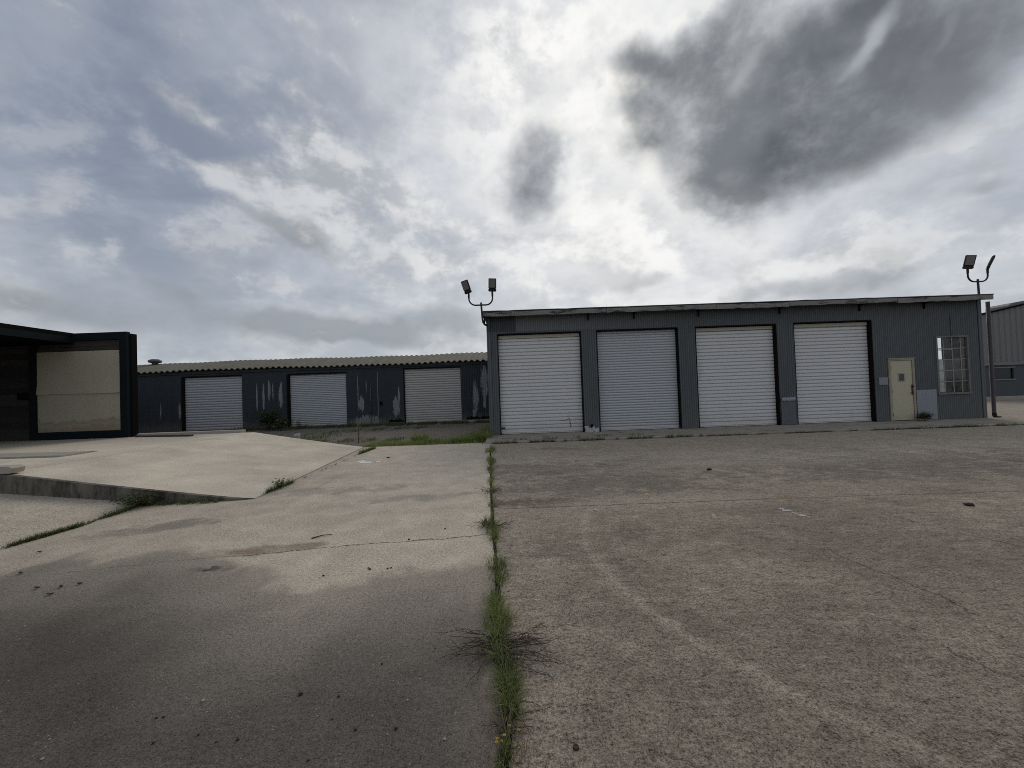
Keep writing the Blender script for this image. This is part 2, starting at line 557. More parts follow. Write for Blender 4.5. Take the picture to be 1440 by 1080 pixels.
def m_tan(t, pos, isl):
    x, y, z = xyz(pos)
    n = noise(pos, 1.3, 6, .6)
    f = noise(pos, 30, 4, .7)
    st = noise(vscale(pos, (4, 1, .2)), 2.2, 5, .6)
    c = mix((n * .6 + st * .5 - .05).clamp(), (.29, .265, .195), (.40, .37, .285))
    zb = P(110, 606, 13.05).z
    h = noise(vscale(pos, (1.2, 1, .3)), 1.4, 5, .6)
    c = mix(sstep(z - zb - (h - .5) * 1.1, .46, .14) * .55, c, (.19, .135, .072))
    c = mix(sstep((z - zb - .36 - (h - .5) * .8).abs(), .09, .0) * .35, c, (.12, .085, .05))
    c = mix(sstep(f, .62, .78) * .2, c, (.22, .19, .13))
    return dict(color=c, rough=.8, spec=.2, bump=f, bstr=.1, bdist=.003)


def m_wood(t, pos, isl):
    n = noise(vscale(pos, (.5, 1, 7)), 2.6, 6, .7)
    k = isl * .5 + n * .7 - .1
    c = mix(k.clamp(), (.013, .012, .0115), (.060, .054, .050))
    return dict(color=c, rough=.9, spec=.1, bump=n, bstr=.5, bdist=.01)


def m_pdoor(t, pos, isl):
    x, y, z = xyz(pos)
    n = noise(pos, 1.5, 6, .6); f = noise(pos, 26, 4, .7)
    st = noise(vscale(pos, (5, 1, .4)), 2.0, 5, .6)
    c = mix((n * .6 + st * .5 - .05).clamp(), (.40, .365, .265), (.50, .465, .345))
    c = mix(sstep(noise(pos, 5, 5, .7), .64, .72) * .35, c, (.22, .16, .10))
    c = mix(sstep(z + (n - .5), .5, .05) * .3, c, (.30, .25, .17))
    return dict(color=c, rough=.6, spec=.3, bump=f, bstr=.06, bdist=.002)


ZB0 = .09
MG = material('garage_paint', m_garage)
SHED_BLOBS = [(360, 541, 363, 580), (368.5, 540, 373, 578), (376, 535, 381, 565), (382.5, 540, 385, 562), (391, 537, 399, 574), (225, 566, 228, 592), (251, 566, 255, 591),
              (502, 530, 505, 578), (504, 555, 513, 578), (514, 533, 516, 552), (520, 540, 523, 578), (551, 558, 564, 586), (559, 545, 563, 570),
              (530, 520, 533, 590), (664, 534, 674, 580), (675, 513, 687, 560), (679, 555, 684, 575), (495, 585, 540, 600), (664, 575, 670, 588)]
MS = peel_material('shed_paint', (.038, .045, .053), (.27, .28, .29), SHED_BLOBS, 23.0)
MD = material('white_shutter', m_door((.70, .705, .71), 3.7, .124, ZB0 + .05, .20, .62))
MD2 = material('pale_blue_shutter', m_door((.52, .54, .565), 9.9, .092, ZB0 + .05, .3, .75))
MSD = material('shed_shutter', m_door((.50, .52, .55), 9.9, .145, .03, .3, .75))
MSDB = material('shed_fine_shutter', m_door((.50, .52, .55), 9.9, .105, .03, .3, .75))
MROOF, MFAS, MTAN, MWOOD, MPD = material('old_roof_sheet', m_roofsheet), material('weathered_fascia', m_fascia), material('tan_sheet', m_tan), material('dark_planks', m_wood), material('cream_door', m_pdoor)
MBLACK = plain('black_iron', (.006, .0058, .006), .3, .8, spec=.04)
MJAMB = plain('dark_jamb', (.013, .010, .010), .3, .8, spec=.05)
MTEAL = plain('dark_teal_paint', (.0065, .0115, .0135), .4, .75, scale=3, spec=.08)
MPOLE = plain('dark_pole', (.035, .030, .033), .3, .5, .3)
MHEAD = plain('lamp_housing', (.020, .020, .021), .2, .5, .2)
MLENS = plain('lamp_lens', (.16, .155, .15), .15, .35, scale=30)
MINT = plain('interior', (.055, .052, .05), .3, .9)
MFRAME = plain('old_steel_frame', (.15, .145, .13), .45, .7)
MGALV = plain('bare_metal', (.27, .29, .32), .22, .5, .35, streak=6)
MGREY = plain('grey_sheet', (.195, .198, .194), .25, .7, .1, scale=1.5, streak=8)
MGREYD = plain('grey_lower_sheet', (.085, .098, .112), .3, .7, .1, scale=1.5, streak=8)
MCONC = plain('pale_concrete', (.34, .31, .27), .25, .9)
MWHITE = plain('white_paint', (.72, .71, .69), .15, .6)
MDIRTYW = plain('chalky_white', (.42, .43, .44), .4, .8, scale=9)
MRUST = plain('rusty_iron', (.055, .033, .022), .4, .8)
MSTONE = plain('dark_stone', (.035, .032, .03), .35, .9, scale=40)
MSTONEP = plain('pale_stone', (.34, .32, .285), .2, .9, scale=40)
MVENT = plain('vent_metal', (.11, .12, .13), .3, .5, .4)
MPATCH = plain('patch_sheet', (.125, .140, .156), .25, .6, .1, streak=6)
MSOIL = plain('joint_soil', (.035, .030, .022), .4, 1.0, scale=15)


def leafmat(name, a, b):
    def fn(t, pos, isl):
        n = noise(pos, 5, 3, .5)
        return dict(color=mix((isl * .8 + n * .4 - .1).clamp(), a, b), rough=.65, spec=.25)
    m = material(name, fn)
    t = m.node_tree
    tr = t.nodes.new('ShaderNodeBsdfTranslucent'); mx = t.nodes.new('ShaderNodeMixShader'); mx.inputs[0].default_value = .3
    tr.inputs[0].default_value = (*[v * 1.3 for v in b], 1)
    t.links.new(t.nodes['Principled BSDF'].outputs[0], mx.inputs[1]); t.links.new(tr.outputs[0], mx.inputs[2])
    t.links.new(mx.outputs[0], t.nodes['Material Output'].inputs[0])
    return m


MGRASS = leafmat('fresh_grass', (.050, .085, .016), (.26, .30, .09))
MGRASS2 = leafmat('dull_grass', (.030, .048, .016), (.145, .168, .066))
MDRY = leafmat('dry_grass', (.10, .08, .05), (.26, .21, .13))
MDEAD = plain('dead_stems', (.062, .048, .040), .5, .9, scale=30)
MFLOWER = leafmat('yellow_petals', (.42, .25, .03), (.60, .40, .06))
MLEAF = leafmat('broad_leaf', (.020, .035, .012), (.070, .095, .032))


def glassmat(name, dirt, clear):
    m = bpy.data.materials.new(name); m.use_nodes = True
    t = m.node_tree; t.nodes.remove(t.nodes['Principled BSDF'])
    g = t.nodes.new('ShaderNodeNewGeometry'); pos = E(t, g.outputs['Position'])
    n = noise(pos, 3.5, 5, .65)
    tr = t.nodes.new('ShaderNodeBsdfTransparent'); tr.inputs[0].default_value = (.92, .95, .93, 1)
    gl = t.nodes.new('ShaderNodeBsdfGlossy'); gl.inputs['Roughness'].default_value = .03
    df = t.nodes.new('ShaderNodeBsdfDiffuse'); df.inputs[0].default_value = (*dirt, 1)
    fr = t.nodes.new('ShaderNodeFresnel'); fr.inputs[0].default_value = 1.5
    m1 = t.nodes.new('ShaderNodeMixShader'); m2 = t.nodes.new('ShaderNodeMixShader')
    put(t, m1.inputs[0], ((n - .5) * 1.2 + (1 - clear)).clamp())
    t.links.new(tr.outputs[0], m1.inputs[1]); t.links.new(df.outputs[0], m1.inputs[2])
    t.links.new(fr.outputs[0], m2.inputs[0]); t.links.new(m1.outputs[0], m2.inputs[1]); t.links.new(gl.outputs[0], m2.inputs[2])
    t.links.new(m2.outputs[0], t.nodes['Material Output'].inputs[0])
    return m


MGLASS = glassmat('clear_glass', (.16, .17, .16), .9)
MGLASSD = glassmat('dusty_glass', (.17, .18, .17), .68)
MGLASSF = glassmat('frosted_glass', (.46, .48, .44), .15)

# ------------------------------------------------------------------ ground
CRACK = [(712, 1079), (714, 1020), (708, 930), (701, 850), (697, 780), (693, 740), (690.5, 690), (689.5, 640), (689, 627)]
cpts = [G(*p) for p in CRACK]
FARL, FARR = 12.75, 12.35
cl = [(p.x - .014 - .010 * (i % 2), p.y) for i, p in enumerate(cpts)]
cr_ = [(p.x + .014 + .012 * (i % 2), p.y) for i, p in enumerate(cpts)]
cl[-1] = (cl[-1][0], FARL); cr_[-1] = (cr_[-1][0], FARR)

m = MB(); m.slab([(-400, -200), (400, -200), (400, 900), (-400, 900)], -.5, -.05)
tag(m.build('ground', MDIRT), kind='structure')
m = MB(); m.slab([(cl[0][0], -14)] + cl + [(-14, FARL), (-14, -14)], -.049, 0)
tag(m.build('concrete_pavement', ML), kind='structure')
m = MB(); m.slab([(48, -14), (48, FARR)] + cr_[::-1] + [(cr_[0][0], -14)], -.049, 0)
tag(m.build('concrete_yard', MR), kind='structure')
m = MB(); m.slab([(cl[0][0] - .02, -14)] + [(p[0] - .02, p[1]) for p in cl] + [(p[0] + .02, p[1]) for p in cr_[::-1]] + [(cr_[0][0] + .02, -14)], -.045, -.018)
tag(m.build('joint_soil', MSOIL), kind='structure')

WX0 = P(688, 540, 14).x; WX1 = P(1381, 500, 14).x      # garage wall ends
ZB = .09
# apron in front of the garage, sloping a little to the yard
m = MB()
nx = 90
rows = []
for j, (yy, zz) in enumerate(((12.47, -.05), (12.47, .022), (12.53, .052), (13.2, .075), (14.25, ZB), (14.25, -.05))):
    rows.append([(WX0 - .1 + (WX1 + .55 - WX0 + .1) * i / nx, yy + (random.uniform(-.025, .025) if j in (1, 2) else 0), zz + (random.uniform(-.006, .006) if 1 <= j <= 3 else 0)) for i in range(nx + 1)])
m.grid(rows, False)
tag(m.build('side_apron', MAPR), kind='structure')
m = MB(); m.slab([(WX1 + .5, FARR + .2), (70, FARR + .2), (70, 24.3), (WX1 + .5, 24.3)], -.049, .012)
tag(m.build('concrete_drive', MAPR), kind='structure')

# raised loading platform and its ramp
PH = .56
K1 = G(358, 701.5); K2 = Vector((-8.40, 6.55, PH)); F1 = G(512, 628.5); F2 = Vector((-8.62, 13.25, PH))
m = MB(); N = 14
rows = []
for i in range(N + 1):
    a = K1.lerp(F1, i / N); b = K2.lerp(F2, i / N)
    rr = []
    for j in range(N + 1):
        p = a.lerp(b, j / N)
        p.z = max(.005, PH * (j / N) ** 1.08) + random.uniform(-.004, .004) * (0 < i < N and 0 < j < N)
        rr.append(p)
    rows.append(rr)
m.grid(rows, True)
m.grid([[rows[0][j] for j in range(N + 1)], [(p.x, p.y - .0, -.05) for p in rows[0]]], False)
m.grid([[rows[-1][j] for j in range(N + 1)], [(p.x, p.y, -.05) for p in rows[-1]]], False)
tag(m.build('loading_ramp', MRAMP), kind='structure')
# its stained near edge, a concrete kerb 15 cm thick standing just proud of the ramp
m = MB()
dirn = (K2 - K1); dirn.z = 0; dirn.normalize(); nrm = Vector((dirn.y, -dirn.x, 0))
if nrm.y > 0: nrm = -nrm
top = [rows[0][j].copy() for j in range(N + 1)]
ft = [p + nrm * .07 for p in top]
ft[0] = top[0] + nrm * .005
W2 = Vector((-16, 6.45, PH))
top.append(W2); ft.append(W2 + nrm * .07)
m.grid([[p + Vector((0, 0, .004)) for p in top], [p + Vector((0, 0, .002)) for p in ft], [Vector((p.x, p.y, -.04)) for p in ft]], False)
m.add([top[0], ft[0], (ft[0].x, ft[0].y, -.04), (top[0].x, top[0].y, -.04)], [(0, 1, 2, 3)])
tag(m.build('ramp_kerb', MKERB), kind='structure')
m = MB(); m.slab([(-40, 6.45), (K2.x, K2.y), (F2.x, F2.y), (-40, 13.25)], -.05, PH)
tag(m.build('loading_platform', MRAMP), kind='structure')
m = MB()
a, b = P(190, 610, 13.5), P(346, 604, 13.5)
m.cbox(-30, b.x, 13.255, 13.5, -.05, PH + .085, .012)
tag(m.build('platform_kerb', MCONC), kind='structure')
# neighbouring slab that climbs towards the platform
J1, J2 = G(20, 768), G(228, 704)
dj = (J1 - J2) / (J1.y - J2.y)
Jn = J2 + dj * (-10 - J2.y)
m = MB()
jr = []
for i in range(13):
    a = J2.lerp(Jn, i / 12)
    jr.append([Vector((a.x - s * 8, a.y, .005 + s * 8 * .098)) for s in (0, .1, .2, .4, .7, 1)])
m.grid(jr, False)
m.grid([[r[0] for r in jr], [(r[0].x, r[0].y, -.03) for r in jr]], False)
tag(m.build('sloping_pavement', ML), kind='structure')

# ------------------------------------------------------------------ shared building helpers
def corrugated(mb, x0, x1, z0, z1, y, pitch, amp, seg=6, zt=None):
    st = pitch / seg
    xs = [x0] + [k * st for k in range(int(math.ceil(x0 / st + 1e-6)), int(math.floor(x1 / st - 1e-6)) + 1)] + [x1]
    xs = [x for i, x in enumerate(xs) if i == 0 or x - xs[i - 1] > 1e-5]
    off = [(x, y - amp * (1 + math.sin(2 * math.pi * x / pitch))) for x in xs]
    mb.grid([[(x, yy, z0) for x, yy in off], [(x, yy, zt(x) if zt else z1) for x, yy in off]], True)


def wall_with_openings(mb, x0, x1, z0, z1, y, ops, pitch, amp, back=.10):
    cur = x0
    def piece(a, b, c, d):
        if b - a < .002 or d - c < .002: return
        corrugated(mb, a, b, c, d, y, pitch, amp)
        mb.box(a, b, y + .004, y + back, c, d)
    for (a, b, c, d) in sorted(ops):
        piece(cur, a, z0, z1); piece(a, b, d, z1); piece(a, b, z0, c); cur = b
    piece(cur, x1, z0, z1)


def shutter(mb, x0, x1, z0, z1, y, curved, pitch):
    prof = []
    z = z0
    while z < z1 - 1e-4:
        p = min(pitch, z1 - z)
        if curved:
            for k in range(6):
                prof.append((z + p * k / 6, y - .022 * math.sin(math.pi * k / 6)))
        else:
            prof += [(z, y), (z + p * .10, y - .002), (z + p * .20, y - .020), (z + p * .80, y - .026), (z + p * .90, y - .020), (z + p * .96, y - .002)]
        z += p
    prof.append((z1, y))
    nx = 5
    rows = [[(x0 + (x1 - x0) * i / nx, yy, zz) for i in range(nx + 1)] for zz, yy in prof]
    mb.grid(rows, curved)
    mb.box(x0, x1, y + .005, y + .03, z0, z1)


def ground_z(p): return p.z

# ------------------------------------------------------------------ the garage
GY = 14.0
gar = thing('metal_garage', (WX0, GY, ZB), 'long blue grey corrugated metal garage with four tall white shutters', 'garage')
ZT = P(1030, 428, GY).z
ops = []
DOORS = []
for (xl, yt, xr, xlb, yb, xrb) in ((698.5, 470, 817.5, 704.5, 612.5, 822), (838, 464.5, 953, 844, 606.5, 959.5), (977, 459.5, 1091, 983, 601, 1098.5), (1115.5, 454, 1225, 1121, 595.5, 1233)):
    a, b, c, d = P(xl, yt, GY), P(xlb, yb, GY), P(xr, yt, GY), P(xrb, yb, GY)
    DOORS.append(((a.x + b.x) / 2, (c.x + d.x) / 2, ZB, P((xl + xr) / 2, yt - 2.2, GY).z))
ops += DOORS
pd0, pd1 = P(1249.5, 507, GY), P(1286, 589, GY)
PDO = (P(1251, 548, GY).x, P(1285, 548, GY).x, ZB, P(1266, 505, GY).z)
WIN = (P(1317.5, 513, GY).x, P(1360.5, 513, GY).x, P(1339, 552, GY).z, P(1339, 474, GY).z)
ops += [PDO, WIN]
DEP = 9.0
m = MB()
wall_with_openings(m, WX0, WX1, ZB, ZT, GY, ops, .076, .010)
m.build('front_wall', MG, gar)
m = MB()                                    # side and back walls; the right side has a window opening
SW = (15.10, 15.58, 2.15, 4.1)
m.box(WX0, WX0 + .12, GY + .102, GY + DEP, ZB, ZT)
m.box(WX0 + .121, WX1 - .121, GY + DEP - .12, GY + DEP, ZB, ZT)
for (y0, y1, z0, z1) in ((GY + .102, SW[0], ZB, ZT), (SW[1], GY + DEP, ZB, ZT), (SW[0], SW[1], ZB, SW[2]), (SW[0], SW[1], SW[3], ZT)):
    m.box(WX1 - .12, WX1, y0, y1, z0, z1)
m.build('side_wall', MG, gar)
m = MB(); m.box(WX0 + .13, WX1 - .13, GY + .11, GY + DEP - .13, -.04, ZB - .01)
m.build('floor', MINT, gar)
m = MB()                                    # things dimly seen through the window: a partition and shelves
m.box(WX1 - 3.75, WX1 - 3.65, GY + .3, GY + 6.5, ZB, ZT - .2)
m.build('partition_wall', MINT, gar)
# corner trims
m = MB()
m.box(WX0 - .03, WX0 + .11, GY - .034, GY + .10, ZB - .05, ZT - .02)
m.build('corner_trim', MG, gar)
m = MB()
m.box(WX1 - .10, WX1 + .03, GY - .034, GY + .10, ZB - .05, ZT - .02)
m.build('corner_trim', MG, gar)
# roof with its weathered edge board
RY = 13.62
e0, e1 = P(677, 437.5, RY), P(1397, 413.0, RY)
rz0, rz1 = e0.z, e1.z
rx0, rx1 = e0.x, e1.x
m = MB()
nn = 60
rows = []
for (yy, dz) in ((RY + .032, -.10), (RY + .032, -.035), (RY - .02, -.03), (RY - .02, 0.0), (GY + DEP + .3, .55), (GY + DEP + .3, .42), (RY + .032, -.10)):
    rows.append([(rx0 + (rx1 - rx0) * i / nn, yy, rz0 + (rz1 - rz0) * i / nn + dz + .012 * math.sin(i * 1.7) * (i % 7 == 3)) for i in range(nn + 1)])
m.grid(rows, False)
for k in (0, nn):
    m.add([r[k] for r in rows[:-1]], [list(range(6))])
m.build('roof', plain('roof_sheet', (.05, .05, .052), .3, .6, .2), gar)
m = MB()
cuts = [677, 853, 1008, 1110, 1262, 1397]
for a, b in zip(cuts[:-1], cuts[1:]):
    dz = random.uniform(-.015, .012)
    x0 = rx0 + (rx1 - rx0) * (a - 677) / 720; x1 = rx0 + (rx1 - rx0) * (b - 677) / 720 - .015
    za = rz0 + (rz1 - rz0) * (a - 677) / 720 + dz; zb = rz0 + (rz1 - rz0) * (b - 677) / 720 + dz + random.uniform(-.01, .02)
    n2 = 14
    rws = []
    for (yy, q) in ((RY - .004, -.036), (RY - .010, -.10), (RY - .004, -.185), (RY + .03, -.185), (RY + .03, -.036)):
        rws.append([(x0 + (x1 - x0) * i / n2, yy, za + (zb - za) * i / n2 + q + (random.uniform(-.016, .012) if q < -.15 else 0)) for i in range(n2 + 1)])
    rws.append(rws[0])
    m.grid(rws, False)
    for k in (0, n2): m.add([r[k] for r in rws[:-1]], [list(range(5))])
m.build('fascia', MFAS, gar)
for px in (680, 829, 895, 988, 1105, 1220, 1313):         # iron straps hanging under the edge
    x = rx0 + (rx1 - rx0) * (px - 677) / 720; z = rz0 + (rz1 - rz0) * (px - 677) / 720
    m = MB(); m.box(x - .025, x + .025, RY + .04, GY - .01, z - .20, z - .13); m.box(x - .02, x + .02, GY - .06, GY - .022, z - .38, z - .201)
    m.build('bracket', MBLACK, gar)
# shutters
curv = (False, True, False, False)
names = ('flat slatted white shutter with a scrawl of dark paint', 'ribbed bluish shutter', 'flat slatted white shutter with stained foot', 'flat slatted white shutter beside the cream door')
for i, (x0, x1, z0, z1) in enumerate(DOORS):
    m = MB(); shutter(m, x0 + .03, x1 - .03, z0 + .05, z1 - .04, GY + .19, curv[i], (.124, .092, .124, .124)[i])
    d = m.build('roller_door', MD2 if curv[i] else MD, gar); d['label'] = names[i]
    m = MB(); m.cbox(x0 + .035, x1 - .035, GY + .150, GY + .185, z0 + .012, z0 + .075, .006); m.build('bottom_bar', MD, d)
    m = MB(); m.box(x0 - .0, x0 + .028, GY - .012, GY + .24, z0, z1 - .03); m.build('jamb', MJAMB, d)
    m = MB(); m.box(x1 - .028, x1 + .0, GY - .012, GY + .24, z0, z1 - .03); m.build('jamb', MJAMB, d)
    m = MB(); m.box(x0 + .0, x1 - .0, GY - .010, GY + .24, z1 - .028, z1 + .012); m.build('lintel', MJAMB, d)
    if i != 1:
        m = MB(); m.box(x0 + .05, x1 - .05, GY + .120, GY + .150, z1 - .16, z1 - .05); m.build('top_flap', plain('dirty_flap', (.42, .40, .33), .2, .7), d)
    if i in (0,):
        m = MB(); p = P(707, 602, GY + .15); m.box(x0 + .04, x0 + .17, GY + .140, GY + .160, p.z - .02, p.z + .02); m.build('bolt', MBLACK, d)
        m = MB()
        pts = [P(a, b, GY + .158) for a, b in ((788, 591), (792, 590.5), (796, 591), (800, 588), (801.5, 590), (801.5, 594), (803, 597), (802, 600))]
        for q in (0, 1, 2, 3, 4, 5, 6):
            m.tube([pts[q], pts[q + 1]], .009 if q > 3 else .006, 5)
        m.build('painted_scrawl', MBLACK, d)
# pier details
m = MB()
a, b = P(824, 600.5, GY - .03), P(841, 607.5, GY - .03)
for k in range(26):
    px, py = random.uniform(a.x, b.x), random.uniform(b.z, a.z)
    M = Matrix.Translation((px, GY - .024 - k * .0006, py)) @ Matrix.Rotation(random.uniform(-.9, .9), 4, 'Y')
    m.box(-random.uniform(.02, .05), random.uniform(.02, .05), -.004, .0, -.05, .05, M)
m.build('splashed_paint', MDIRTYW, gar)
p = P(832, 598.5, GY)
m = MB(); m.cbox(p.x - .04, p.x + .04, GY - .05, GY - .022, p.z - .05, p.z + .05, .006); m.build('socket_box', MBLACK, gar)
a, b = P(1097.5, 560, GY), P(1118.5, 595, GY)
m = MB(); corrugated(m, a.x, b.x, ZB + .01, a.z - .06, GY - .03, .076, .012); m3 = MB(); m3.grid([[(a.x + (b.x - a.x) * i / 30, GY - .034 - q, a.z + dz + random.uniform(-.02, .02)) for i in range(31)] for q, dz in ((.03, -.10), (.05, -.04), (.02, .02), (0, .03))], True)
m3.build('bent_flashing', MGALV, gar)
m.build('repair_sheet', MPATCH, gar)
a, b = P(1286, 548.5, GY), P(1317, 586, GY)
m = MB(); corrugated(m, a.x + .02, b.x, ZB + .01, a.z, GY - .028, .10, .012); m.build('repair_sheet', MGALV, gar)
a, b = P(1235, 531, GY), P(1248, 541, GY)
m = MB(); m.cbox(a.x, b.x, GY - .034, GY - .021, b.z, a.z, .003); m.build('sign_plate', plain('blank_plate', (.22, .235, .26), .1, .5), gar)
m = MB(); p0, p1 = P(1336.5, 440, GY), P(1337, 472, GY); m.tube([(p1.x, GY - .03, p0.z), (p1.x, GY - .03, p1.z + .02)], .010, 6); m.build('conduit', MGALV, gar)
# personnel door
x0, x1, z0, z1 = PDO
m = MB(); m.cbox(x0 + .05, x1 - .05, GY - .018, GY + .03, z0 + .02, z1 - .05, .005)
pdo = m.build('door', MPD, gar); pdo['label'] = 'cream steel door with small square pane and broken latch'
m = MB()
m.box(x0 - .03, x0 + .045, GY - .040, GY + .06, z0, z1); m.box(x1 - .045, x1 + .03, GY - .040, GY + .06, z0, z1); m.box(x0 + .046, x1 - .046, GY - .040, GY + .06, z1 - .045, z1)
m.box(x0 - .04, x1 + .04, GY - .052, GY - .024, z1 + .002, z1 + .04)
m.build('door_frame', plain('cream_frame', (.30, .275, .205), .35, .7), pdo)
a, b = P(1262, 525, GY), P(1271.5, 536, GY)
m = MB(); m.box(a.x + .02, b.x - .02, GY - .024, GY - .0185, b.z + .02, a.z - .02); m.build('vision_pane', plain('dark_pane', (.03, .04, .035), .3, .12, spec=.6), pdo)
m = MB()
m.box(a.x - .012, b.x + .012, GY - .03, GY - .019, a.z - .02, a.z + .012); m.box(a.x - .012, b.x + .012, GY - .03, GY - .019, b.z - .012, b.z + .02)
m.box(a.x - .012, a.x + .02, GY - .03, GY - .019, b.z + .021, a.z - .021); m.box(b.x - .02, b.x + .012, GY - .03, GY - .019, b.z + .021, a.z - .021)
m.build('pane_frame', plain('pane_trim', (.33, .31, .25), .2, .6), pdo)
p = P(1284.5, 543, GY)
m = MB(); m.box(x1 - .10, x1 - .05, GY - .03, GY - .02, p.z - .30, p.z + .06); m.tube([(x1 - .09, GY - .03, p.z - .22), (x1 - .09, GY - .085, p.z - .22), (x1 - .20, GY - .09, p.z - .23)], .014, 6)
m.tube([(x1 - .07, GY - .03, p.z), (x1 - .07, GY - .07, p.z)], .03, 8); m.build('handle', MRUST, pdo)
for zz in (.22, 1.05, 1.86):
    m = MB(); m.tube([(x0 + .05, GY - .026, z0 + zz - .055), (x0 + .05, GY - .026, z0 + zz + .055)], .017, 8); m.build('hinge', MRUST, pdo)
# steel window
x0, x1, z0, z1 = WIN
m = MB()
bw = .035
m.box(x0 - .04, x1 + .04, GY - .045, GY + .03, z1 - .01, z1 + .045); m.box(x0 - .05, x1 + .05, GY - .06, GY + .05, z0 - .06, z0 + .01)
m.box(x0 - .04, x0 + .02, GY - .045, GY + .03, z0 + .011, z1 - .011); m.box(x1 - .02, x1 + .04, GY - .045, GY + .03, z0 + .011, z1 - .011)
wf = m.build('window', MFRAME, gar); MBAR = plain('pale_bars', (.25, .245, .22), .3, .7); wf['label'] = 'old steel window of three columns and five rows of panes'
xs = [x0 + .02, x0 + (x1 - x0) * .235, x0 + (x1 - x0) * .52, x0 + (x1 - x0) * .80, x1 - .02]
zs = [z0 + .01 + (z1 - z0 - .02) * k / 5 for k in range(6)]
m = MB()
for x in xs[1:-1]: m.box(x - .014, x + .014, GY - .006, GY + .024, zs[0], zs[-1])
for k, z in enumerate(zs[1:-1]):
    tl = (.02 if k == 2 else 0)
    for a, b in zip(xs[:-1], xs[1:]): m.box(a + .0145, b - .0145, GY - .004, GY + .022, z - .013, z + .013)
m.box(x0 + .02, xs[2], GY - .016, GY - .007, zs[4] - .16 + .10, zs[4] - .03)
m.build('glazing_bars', MBAR, wf)
m = MB(); m2 = MB(); m4 = MB()
for a, b in zip(xs[:-1], xs[1:]):
    for k in range(5):
        if a == xs[0] and k in (3, 4): continue
        (m4 if a == xs[0] else m2 if k >= 3 and b != xs[-1] else m).box(a + .015, b - .015, GY + .006, GY + .010, zs[k] + .014, zs[k + 1] - .014)
m.build('dusty_pane', MGLASSD, wf); m2.build('clear_pane', MGLASS, wf); m4.build('frosted_pane', MGLASSF, wf)
# downpipe at the right corner
a = P(1386.5, 500, 14.1).x + .02
m = MB(); zt = rz1 - .19
m.tube([(a + .09, 14.05, .25), (a + .09, 14.05, zt)], .055, 12)
pipe = m.build('downpipe', plain('brown_pipe', (.075, .062, .064), .3, .6, .2), gar)
m = MB(); m.tube([(a + .09, 14.05, .249), (a + .10, 14.05, .16), (a + .15, 14.05, .09), (a + .30, 14.05, .07)], .06, 10)
m.build('outlet_shoe', MPOLE, pipe)


# ------------------------------------------------------------------ floodlights on the garage
def arc(c, r, a0, a1, n=9):
    return [c + Vector((math.cos(a0 + (a1 - a0) * i / n) * r, 0, math.sin(a0 + (a1 - a0) * i / n) * r)) for i in range(n + 1)]


def lamp_head(parent, base, tilt_side, yaw, pitch, L=.47, W=.265):
    M = Matrix.Translation(base) @ Matrix.Rotation(tilt_side, 4, 'Y') @ Matrix.Rotation(yaw, 4, 'Z') @ Matrix.Rotation(pitch, 4, 'X')
    m = MB()
    m.cbox(-W / 2, W / 2, -.028, .03, .125, L, .012, M)
    m.cbox(-W / 2 - .004, W / 2 + .004, -.04, .045, .02, .128, .03, M)
    m.tube([M @ Vector((0, 0, -.02)), M @ Vector((0, 0, .05))], .032, 8)
    h = m.build('lamp_head', MHEAD, parent)
    m = MB()
    m.box(-W / 2 + .03, W / 2 - .03, -.0345, -.029, .155, L - .03, M)
    m.build('lens', MLENS, h)
    m = MB()
    for k in range(5):
        xx = -W / 2 + .04 + k * (W - .08) / 4
        m.box(xx - .006, xx + .006, .031, .05, .14, L - .03, M)
    m.build('cooling_fins', MHEAD, h)
    return h


def floodlight(label, base, pole, Yd, px):
    ft = thing('floodlight', base, label, 'floodlight', 'twin floodlights on the garage ends')
    m = MB(); m.tube(pole, .034, 10); m.build('pole', MPOLE, ft)
    C, L, Rr = px
    s = Yd / F
    c, l, r = P(*C, Yd), P(*L, Yd), P(*Rr, Yd)
    rad_ = .23
    pts = [Vector((l.x, Yd, l.z))] + arc(Vector((l.x + rad_, Yd, c.z + rad_)), rad_, math.pi, 1.5 * math.pi) + [c + Vector((-.02, 0, 0))]
    m = MB(); m.tube(pts, .026, 10); m.tube([pts[0] + Vector((0, 0, -.14)), pts[0] + Vector((0, 0, .0))], .036, 8)
    m.build('arm', MPOLE, ft)
    pts = [Vector((r.x, Yd, r.z))] + arc(Vector((r.x - rad_, Yd, c.z + rad_)), rad_, 0, -.5 * math.pi) + [c + Vector((.02, 0, 0))]
    m = MB(); m.tube(pts, .026, 10); m.tube([pts[0] + Vector((0, 0, -.14)), pts[0] + Vector((0, 0, .0))], .036, 8)
    m.build('arm', MPOLE, ft)
    return ft, Vector((l.x, Yd, l.z)), Vector((r.x, Yd, r.z))


